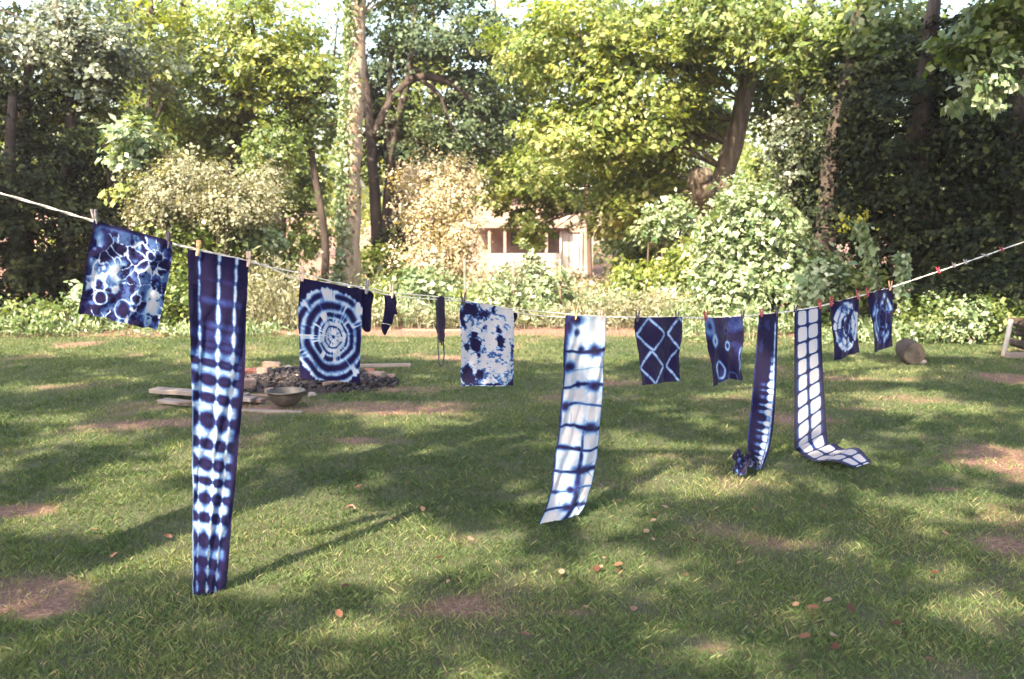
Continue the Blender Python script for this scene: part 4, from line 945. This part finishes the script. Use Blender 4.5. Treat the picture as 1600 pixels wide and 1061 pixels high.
def d_strip4(u, v):
    pr = v*14.2+.12*(fbm(u*2, v*3, 117)-.5); fr = np.abs((pr % 1)-.5)*2; n = fbm(u*7, v*60, 111)
    w_ = np.zeros_like(u)
    for j, (c_, hw) in enumerate(((.29,.155), (.69,.165))):
        cc = c_+.012*np.sin(np.floor(pr)*2.1+j)
        q = ((np.abs(u-cc)/(hw+.012*np.sin(np.floor(pr)*1.3+j)))**5+(fr/.90)**6)
        w_ = np.maximum(w_, 1-sg(q+.35*(n-.5), .45, 1.3))
    halo = np.maximum(np.exp(-((u-.29)/.21)**4), np.exp(-((u-.69)/.22)**4))*(.22+.30*(fr < .75))
    return np.clip(1-np.maximum(w_, halo)+.12*(n-.5), 0, 1)
def d_mandala(seed, lift):
    def f(u, v):
        x = (u-.53)/.48+.10*(fbm(u*8, v*10, seed+31)-.5); y = (v-.48)/.44+.10*(fbm(u*8+5, v*10, seed+32)-.5); a = np.arctan2(y, x); r = np.hypot(x, y)
        n = fbm(u*11, v*14, seed+3, 4); br = fbm(a*3.2+20, r*3.5+seed, seed+5, 3)
        w_ = 1.0*np.exp(-((r-.88)/.13)**2)+.95*np.exp(-((r-.58)/.12)**2)+.75*np.exp(-((r-.34)/.06)**2)+.55*np.exp(-((r-.15)/.04)**2)
        w_ = w_*(.25+1.05*sg(br, .34, .58))*(.45+.95*n)*lift*sg(1.10-r, 0, .12)
        return 1-np.clip(w_, 0, .95)
    return f
gn = 'indigo tie-dyed cloths pegged on the clothesline'
cloth('dyed_napkin', 'crumple-dyed indigo napkin with white marbling, leftmost on the line', [(146,344),(140,378),(132,430),(123,491)], [(270,377),(268,410),(259,460),(248,516)], 120, 110, d_crumple, .02, 2.4, group=gn, seed=1, ragged=.014, bottom=[(0,0),(.25,.012),(.5,-.0),(1,0)])
cloth('dyed_scarf', 'longest near scarf, dark indigo with three pale stripes and rows of dark spots', [(293,389),(294,470),(299,600),(299,760),(295,932)], [(389,408),(387,450),(380,600),(361,780),(344,938)], 70, 440, d_strip1, .014, 1.6, group=gn, seed=2, ragged=.012, bottom=[(0,0),(.12,.035),(.45,.035),(.7,.01),(1,0)], wind=.07)
cloth('dyed_napkin', 'indigo napkin with large white bullseye rings, over the fire pit', [(470,434),(467,480),(468,530),(469,592)], [(566,453),(567,490),(564,540),(561,598)], 110, 150, d_rings, .014, 2.0, group=gn, seed=3, ragged=.008)
cloth('dyed_napkin', 'mostly white napkin mottled with blue blotches', [(721,471),(717,500),(719,550),(720,603)], [(801,485),(803,510),(804,560),(804,603)], 100, 130, d_mottle, .014, 2.5, group=gn, seed=4, ragged=.006, top=[(0,.0),(.5,.012),(1,.0)])
cloth('dyed_scarf', 'mostly white scarf with blue cross lines, blown toward the lower left', [wall(884,493,.012), wall(880,560,.02), wall(876,640,.05), wall(867,720,.11), wall(856,785,.18), ground(843,828)+np.array([0,0,.03])], [wall(946,495,.012), wall(944,560,.02), wall(940,640,.05), wall(932,720,.10), wall(919,780,.15), ground(905,814)+np.array([0,0,.04])], 60, 330, d_strip2, .016, 1.9, group=gn, seed=5, ragged=.006, three_d=True, wavy=True)
cloth('dyed_napkin', 'dark napkin with pale blue diamond lattice', [(993,496),(992,510),(998,555),(1003,602)], [(1066,495),(1066,520),(1062,560),(1062,595)], 100, 110, d_diamond, .014, 2.2, group=gn, seed=6, ragged=.006)
cloth('dyed_napkin', 'dark indigo napkin with faint blurred rings', [(1100,497),(1104,530),(1109,565),(1113,604)], [(1161,494),(1160,530),(1159,560),(1162,594)], 90, 100, d_blurrings, .016, 2.8, group=gn, seed=7, ragged=.012, bottom=[(0,0),(.5,.03),(.8,.01),(1,.0)])
# third scarf: hangs, its foot bunched on the grass
L3 = [wall(1186,492,.012), wall(1180,560,.0), wall(1173,640,-.02), wall(1168,690,0), ground(1172,732)+np.array([0,0,.05])]
R3_ = [wall(1216,489,.012), wall(1214,560,.03), wall(1212,620,.05), wall(1205,690,.04), ground(1190,742)+np.array([0,0,.03])]
cloth('dyed_scarf', 'narrow dark scarf with a white jagged right side, its foot bunched on the grass', L3, R3_, 60, 260, d_strip3, group=gn, seed=8, three_d=True)
f3 = COL.objects[-1] if False else None
pile = []
gL = [ground(1176,728)+np.array([0,0,.06]), ground(1168,737)+np.array([0,0,.07]), ground(1158,733)+np.array([0,0,.09]), ground(1147,729)+np.array([0,0,.07])]
gR = [ground(1186,744)+np.array([0,0,.03]), ground(1176,748)+np.array([0,0,.05]), ground(1162,750)+np.array([0,0,.03]), ground(1148,746)+np.array([0,0,.02])]
for o in list(COL.objects):
    if o.get('label', '').startswith('narrow dark scarf'): sc3 = o
def crumpled(name, L, Rr, nu, nv, dye, parent, hgt, seed):
    u = np.linspace(0, 1, nu); v = np.linspace(0, 1, nv); Lw, Rw = interp_edge(L, v), interp_edge(Rr, v)
    U, Vv = np.meshgrid(u, v, indexing='ij'); P = Lw[None]*(1-U[..., None])+Rw[None]*U[..., None]
    P[..., 2] += hgt*(fbm(U*5+seed, Vv*7, seed, 3)-.35)*1.6; P[..., 1] += hgt*(fbm(U*5+9, Vv*6, seed+2)-.5)
    P[..., 0] += hgt*.6*(fbm(U*7+9, Vv*6, seed+5)-.5)
    P[..., 2] = np.maximum(P[..., 2], .012)
    i = np.arange(nu*nv).reshape(nu, nv); Q = np.stack([i[:-1,:-1], i[:-1,1:], i[1:,1:], i[1:,:-1]], -1).reshape(-1, 4)
    me = qmesh(name, P.reshape(-1, 3), Q=Q, attrs={'dye': ('POINT', np.clip(dye(U, Vv), 0, 1).ravel())}, sm=True)
    return link(name, me, M['cotton'], parent)
crumpled('bunched_foot', gL, gR, 40, 50, lambda u, v: .95-.5*sg(fbm(u*8, v*8, 5), .5, .7), sc3, .10, 5)
# fourth scarf: hangs then runs out over the grass to the right
z0 = np.array([0, 0, .032])
L4 = [wall(1241,486,.012), wall(1241,560,.012), wall(1241,640,.012), wall(1241,700,.02), ground(1243,716)+z0*2, ground(1268,727)+z0, ground(1300,738)+z0*2.5, ground(1335,738)+z0]
R4 = [wall(1283,479,.012), wall(1285,560,.012), wall(1290,640,.012), wall(1294,690,.0), ground(1302,712)+z0*3, ground(1318,714)+z0*2, ground(1340,720)+z0*3, ground(1362,729)+z0]
L4[3] = wall(1241,698,.01)
cloth('dyed_scarf', 'dark-framed scarf of white squares in two columns, its end spread on the grass', L4, R4, 60, 340, d_strip4, group=gn, seed=9, three_d=True)
cloth('dyed_napkin', 'indigo napkin with a round medallion, the nearer of the two far right ones', [(1298,473),(1299,500),(1302,530),(1303,564)], [(1342,463),(1341,490),(1341,515),(1342,550)], 70, 100, d_mandala(3, .95), .012, 2.0, group=gn, seed=10, ragged=.006)
cloth('dyed_napkin', 'darkest indigo napkin with a round medallion, last on the line at the right', [(1357,458),(1359,490),(1363,520),(1366,551)], [(1394,448),(1395,480),(1393,510),(1393,541)], 70, 100, d_mandala(7, .6), .012, 2.0, group=gn, seed=11, ragged=.006)
def flatdye(k): return lambda u, v: k+.08*(fbm(u*12, v*12, 3)-.5)
cloth('dark_scrap', 'small dark cloth corner peeking out behind the mottled white napkin', [(800,486),(800,498),(801,508)], [(803,487),(809,492),(802,507)], 12, 12, flatdye(1), .002, 1, off=-.02, group=None, seed=12)
# socks
def sock(label, outline, off, seed):
    P = smoothpath([np.array(p, float) for p in outline+[outline[0]]], 48)[:-1]; n = len(P)
    c = np.mean(P, 0); v = []; ring = []
    e = empty('sock', tuple(wall(*outline[0], off)), label, 'sock', 'indigo socks on the clothesline')
    lay = [(.0,.82,-.016),(0,.94,-.012),(0,1,-.003),(0,1,.003),(0,.94,.012),(0,.82,.016)]
    for (_, s_, o_) in lay:
        for i_, p in enumerate(P):
            q = c+(p-c)*np.array([s_, 1-(1-s_)*.5]); w_ = wall(q[0], q[1], off+o_+.003*math.sin(i_*1.3+seed)); v.append(w_)
    cf = wall(c[0], c[1], off+.018); cb = wall(c[0], c[1], off-.018); v += [cb, cf]; f = []
    for k in range(5):
        for i_ in range(n): f.append((k*n+i_, k*n+(i_+1) % n, (k+1)*n+(i_+1) % n, (k+1)*n+i_))
    for i_ in range(n): f.append((i_, 6*n, (i_+1) % n)); f.append((5*n+i_, 5*n+(i_+1) % n, 6*n+1))
    b = MB(); b.add(v, f); o = b.build('sock_body', M['cotton'], e, sm=True)
    a_ = o.data.attributes.new('dye', 'FLOAT', 'POINT'); a_.data.foreach_set('value', np.full(len(v), 1.0, np.float32))
    return e
sock('dark indigo sock partly behind the bullseye napkin', [(546,452),(556,448),(572,452),(584,460),(581,478),(580,505),(578,518),(569,517),(564,505),(564,480),(562,460)], -.03, 1)
s2 = sock('dark indigo sock with its heel bulging right, hanging by itself', [(600,461),(612,461),(616,458),(620,472),(619,480),(621,491),(616,492),(613,506),(607,514),(602,524),(597,518),(596,508),(599,496),(601,480)], .0, 2)
b = MB(); b.tube([wall(597,505,.024), wall(604,506,.026), wall(611,508,.022)], .0016, 4); b.build('seam', M['rope'], s2)
# yarn skein
sk = empty('yarn_skein', tuple(wall(689,466)), 'dark looped yarn skein hanging alone on the line', 'yarn')
R4_ = random.Random(2)
for k in range(15):
    wdt = R4_.uniform(.003,.019); ln_ = (570-464)/289*.72+R4_.uniform(-.02,.0) if k else (569-464)/277
    if k > 1: ln_ *= R4_.uniform(.72,.95)
    top = wall(688+R4_.uniform(-2.0,2.0), 464); nn_ = R4_.uniform(-.01,.01); pts = []
    for t in np.linspace(0, 2*math.pi, 40):
        s_ = math.copysign(abs(math.cos(t))**.55, math.cos(t)); x = s_*wdt+.002*math.sin(t*9+k); z = -ln_/2-.5*ln_*math.sin(t)*-1
        zz_ = -ln_/2+ln_/2*math.copysign(abs(math.sin(t))**.5, math.sin(t))
        pts.append(tuple(top+np.array([LD[0]*x+LN[0]*nn_, LD[1]*x+LN[1]*nn_, zz_])))
    b = MB(); b.tube(pts, .0038, 5, .15, cap=False, seed=k); o = b.build('yarn_loop', M['yarn'], sk)
b = MB(); c_ = wall(688,467)
b.box(tuple(c_+np.array([0,0,-.022])), (.042,.022,.06), math.atan2(LD[1], LD[0]), jit=.004); b.build('tie', M['yarn'], sk, bev=.004)
b = MB(); c_ = wall(685,512); b.tube([c_+np.array([0,0,.04]), c_+np.array([-.006,0,0]), c_+np.array([.0,0,-.035])], [.005,.012,.006], 6); b.build('knot', M['yarn'], sk)

# ------------------------------------------------------------------ clothespins
def pin(label, px, py, mat, lean=0, turn=0.0, flip=False, L=.074):
    """px,py: where it grips the line; prongs stand above and reach a little below"""
    g = wall(px, py, .012)
    e = empty('clothespin', tuple(g), label, 'clothespin', 'clothespins on the line', rz=math.atan2(LD[1], LD[0])+turn)
    e.rotation_euler[1] = lean
    for s_ in (1, -1):
        b = MB(); y0 = .0075*s_
        v = []; prof = [(-.024,.0035,.0025), (-.008,.0045,.006), (.010,.0045,.0065), (.03,.0045,.0095), (.05,.0035,.012)]
        for z, hy, yc in prof:
            for sx, sy in ((-1,-1),(1,-1),(1,1),(-1,1)):
                v.append((.0052*sx, s_*yc+hy*sy*.9, z*L/.074))
        f = [(0,3,2,1)]+[(i*4+k, i*4+(k+1) % 4, i*4+4+(k+1) % 4, i*4+4+k) for i in range(4) for k in range(4)]+[(16,17,18,19)]
        b.add(v, f); o = b.build('prong', M[mat]); o.parent = e
        md = o.modifiers.new('bevel', 'BEVEL'); md.width = .0012; md.segments = 1
    b = MB(); b.tube([(-.0075,0,.014), (.0075,0,.014)], .0048, 8); b.tube([(-.0066,.012,.020),(-.0066,.0,.012),(-.0066,-.012,.02)], .0012, 4); o = b.build('spring', M['wire']); o.parent = e
    return e
pin('weathered grey clothespin on the left corner of the crumple-dyed napkin', 149, 345, 'pin_grey', -.15, .5)
pin('dark clothespin on the right corner of the crumple-dyed napkin', 263, 380, 'pin_dark', 0, .2)
pin('orange wooden clothespin on the left corner of the longest scarf', 309, 392, 'pin_wood', .15, .1)
pin('wooden clothespin on the right corner of the longest scarf', 388, 409, 'pin_pale', .1, .2)
pin('pale wooden clothespin on the left corner of the bullseye napkin', 472, 432, 'pin_pale', 0, .1)
pin('grey clothespin gripping the sock beside the bullseye napkin', 573, 452, 'pin_grey', .1, .1)
pin('pale clothespin gripping the sock that hangs by itself', 612, 459, 'pin_pale', .05, .3)
pin('dark forked clothespin on the left corner of the mottled white napkin', 724, 471, 'pin_dark', .05, 1.3)
pin('pale wooden clothespin on the left corner of the white scarf', 899, 493, 'pin_wood', .1, .5)
pin('pale clothespin on the right corner of the white scarf', 939, 495, 'pin_pale', 0, .1, L=.06)
pin('dark clothespin on the left corner of the diamond napkin', 996, 497, 'pin_dark', -.05, 1.2)
pin('dark clothespin on the right corner of the diamond napkin', 1058, 496, 'pin_dark', .1, 1.0, L=.06)
pin('red clothespin on the left corner of the blurred ring napkin', 1103, 497, 'pin_red', 0, 1.2)
pin('dark clothespin on the right corner of the blurred ring napkin', 1160, 494, 'pin_dark', 0, .3, L=.06)
pin('red clothespin on the narrow dark scarf', 1190, 491, 'pin_red', .3, 1.0, L=.06)
pin('dark clothespin on the narrow dark scarf', 1213, 489, 'pin_dark', 0, .3)
pin('dark clothespin on the left corner of the white squares scarf', 1243, 485, 'pin_dark', 0, .3, L=.06)
pin('red clothespin on the right corner of the white squares scarf', 1281, 478, 'pin_red', 0, .5)
pin('red clothespin on the left corner of the nearer medallion napkin', 1299, 474, 'pin_red', 0, .5)
pin('red clothespin on the right corner of the nearer medallion napkin', 1341, 463, 'pin_red', .2, .9)
pin('red clothespin on the left corner of the last napkin', 1356, 459, 'pin_red', 0, .5)
pin('brown wooden clothespin on the right corner of the last napkin', 1391, 449, 'pin_wood', 0, .3)
pin('red clothespin alone on the empty right part of the line', 1467, 424, 'pin_red', .9, .9)
pin('dark clothespin just right of the lone red one', 1491, 416, 'pin_dark', .6, .9, L=.05)
pin('small dark clothespin in the middle of the empty right part of the line', 1509, 410, 'pin_grey', .8, .9, L=.05)
pin('grey clothespin hanging askew on the empty right part of the line', 1541, 399, 'pin_grey', 1.4, 1.2)
pin('dull red clothespin last on the line at the far right', 1566, 390, 'pin_red', 1.0, 1.0, L=.055)

# ------------------------------------------------------------------ fallen leaves, stray clover tufts
lm = []
for k in range(4):
    R5 = random.Random(k); v = []; f = []; n = 7
    for i_ in range(n):
        t = i_/(n-1); w_ = math.sin(t*math.pi)**.7*(.30+.06*(i_ % 2)) if 0 < i_ < n-1 else .01; cu = R5.uniform(.1,.5)
        v += [((t-.5), -w_, .25*w_+cu*.3*t*t), ((t-.5), 0, -.02+cu*.3*t*t), ((t-.5), w_, .3*w_+cu*.3*t*t)]
    for i_ in range(n-1): q = i_*3; f += [(q,q+3,q+4,q+1), (q+1,q+4,q+5,q+2)]
    me = bpy.data.meshes.new('fallen_leaf'); me.from_pydata(v, [], f); me.update(); me.polygons.foreach_set('use_smooth', [True]*len(f)) 
    a_ = me.attributes.new('tint', 'FLOAT', 'FACE'); a_.data.foreach_set('value', np.full(len(f), (.1,.45,.75,.95)[k], np.float32)); me.materials.append(M['leaf_rust']); lm.append(me)
spots = [(700,916,3),(1072,906,1),(1154,888,2),(1398,796,3),(1568,832,2),(966,893,1),(965,902,0),(1240,944,2),(1452,1040,1),(380,1056,2),(660,802,2),(148,834,2),(1010,838,3),(1068,850,2),
  (1020,852,3),(1190,925,3),(1270,975,2),(1400,985,0),(1328,960,0),(545,800,1),(550,798,3),(610,820,1),(470,866,3),(685,878,1),(735,850,3),(880,655,1),(890,670,0),(1288,800,1),(1180,805,2),(760,960,1),(915,960,2),(530,972,1),(540,925,0),(205,862,2),(262,846,1),
  (955,672,1),(1180,705,2),(1530,900,0),(1460,905,0),(1060,815,3),(700,690,2),(990,960,2),(820,1000,1),(1420,1012,1)]
R5 = random.Random(6)
for _ in range(12):
    qx, qy = R5.uniform(0,1600), 570+480*R5.random()
    spots += [(qx+R5.gauss(0,45), min(1058, max(550, qy+R5.gauss(0,10))), R5.randrange(4)) for _ in range(R5.randrange(1,7))]
tone = ['dark red-brown', 'rusty brown', 'tan', 'pale tan']
for px, py, k in spots:
    c = ground(px, py); o = bpy.data.objects.new('fallen_leaf', lm[k]); COL.objects.link(o)
    s_ = R5.uniform(.025,.062); o.scale = (s_, s_, s_); o.location = (c[0], c[1], .022+R5.uniform(0,.018)); o.rotation_euler = (R5.uniform(-.5,.5), R5.uniform(-.4,.4), R5.uniform(0,6.28))
    tag(o, tone[k]+' fallen leaf lying curled on the grass', 'leaf', tone[k]+' leaves fallen on the lawn')
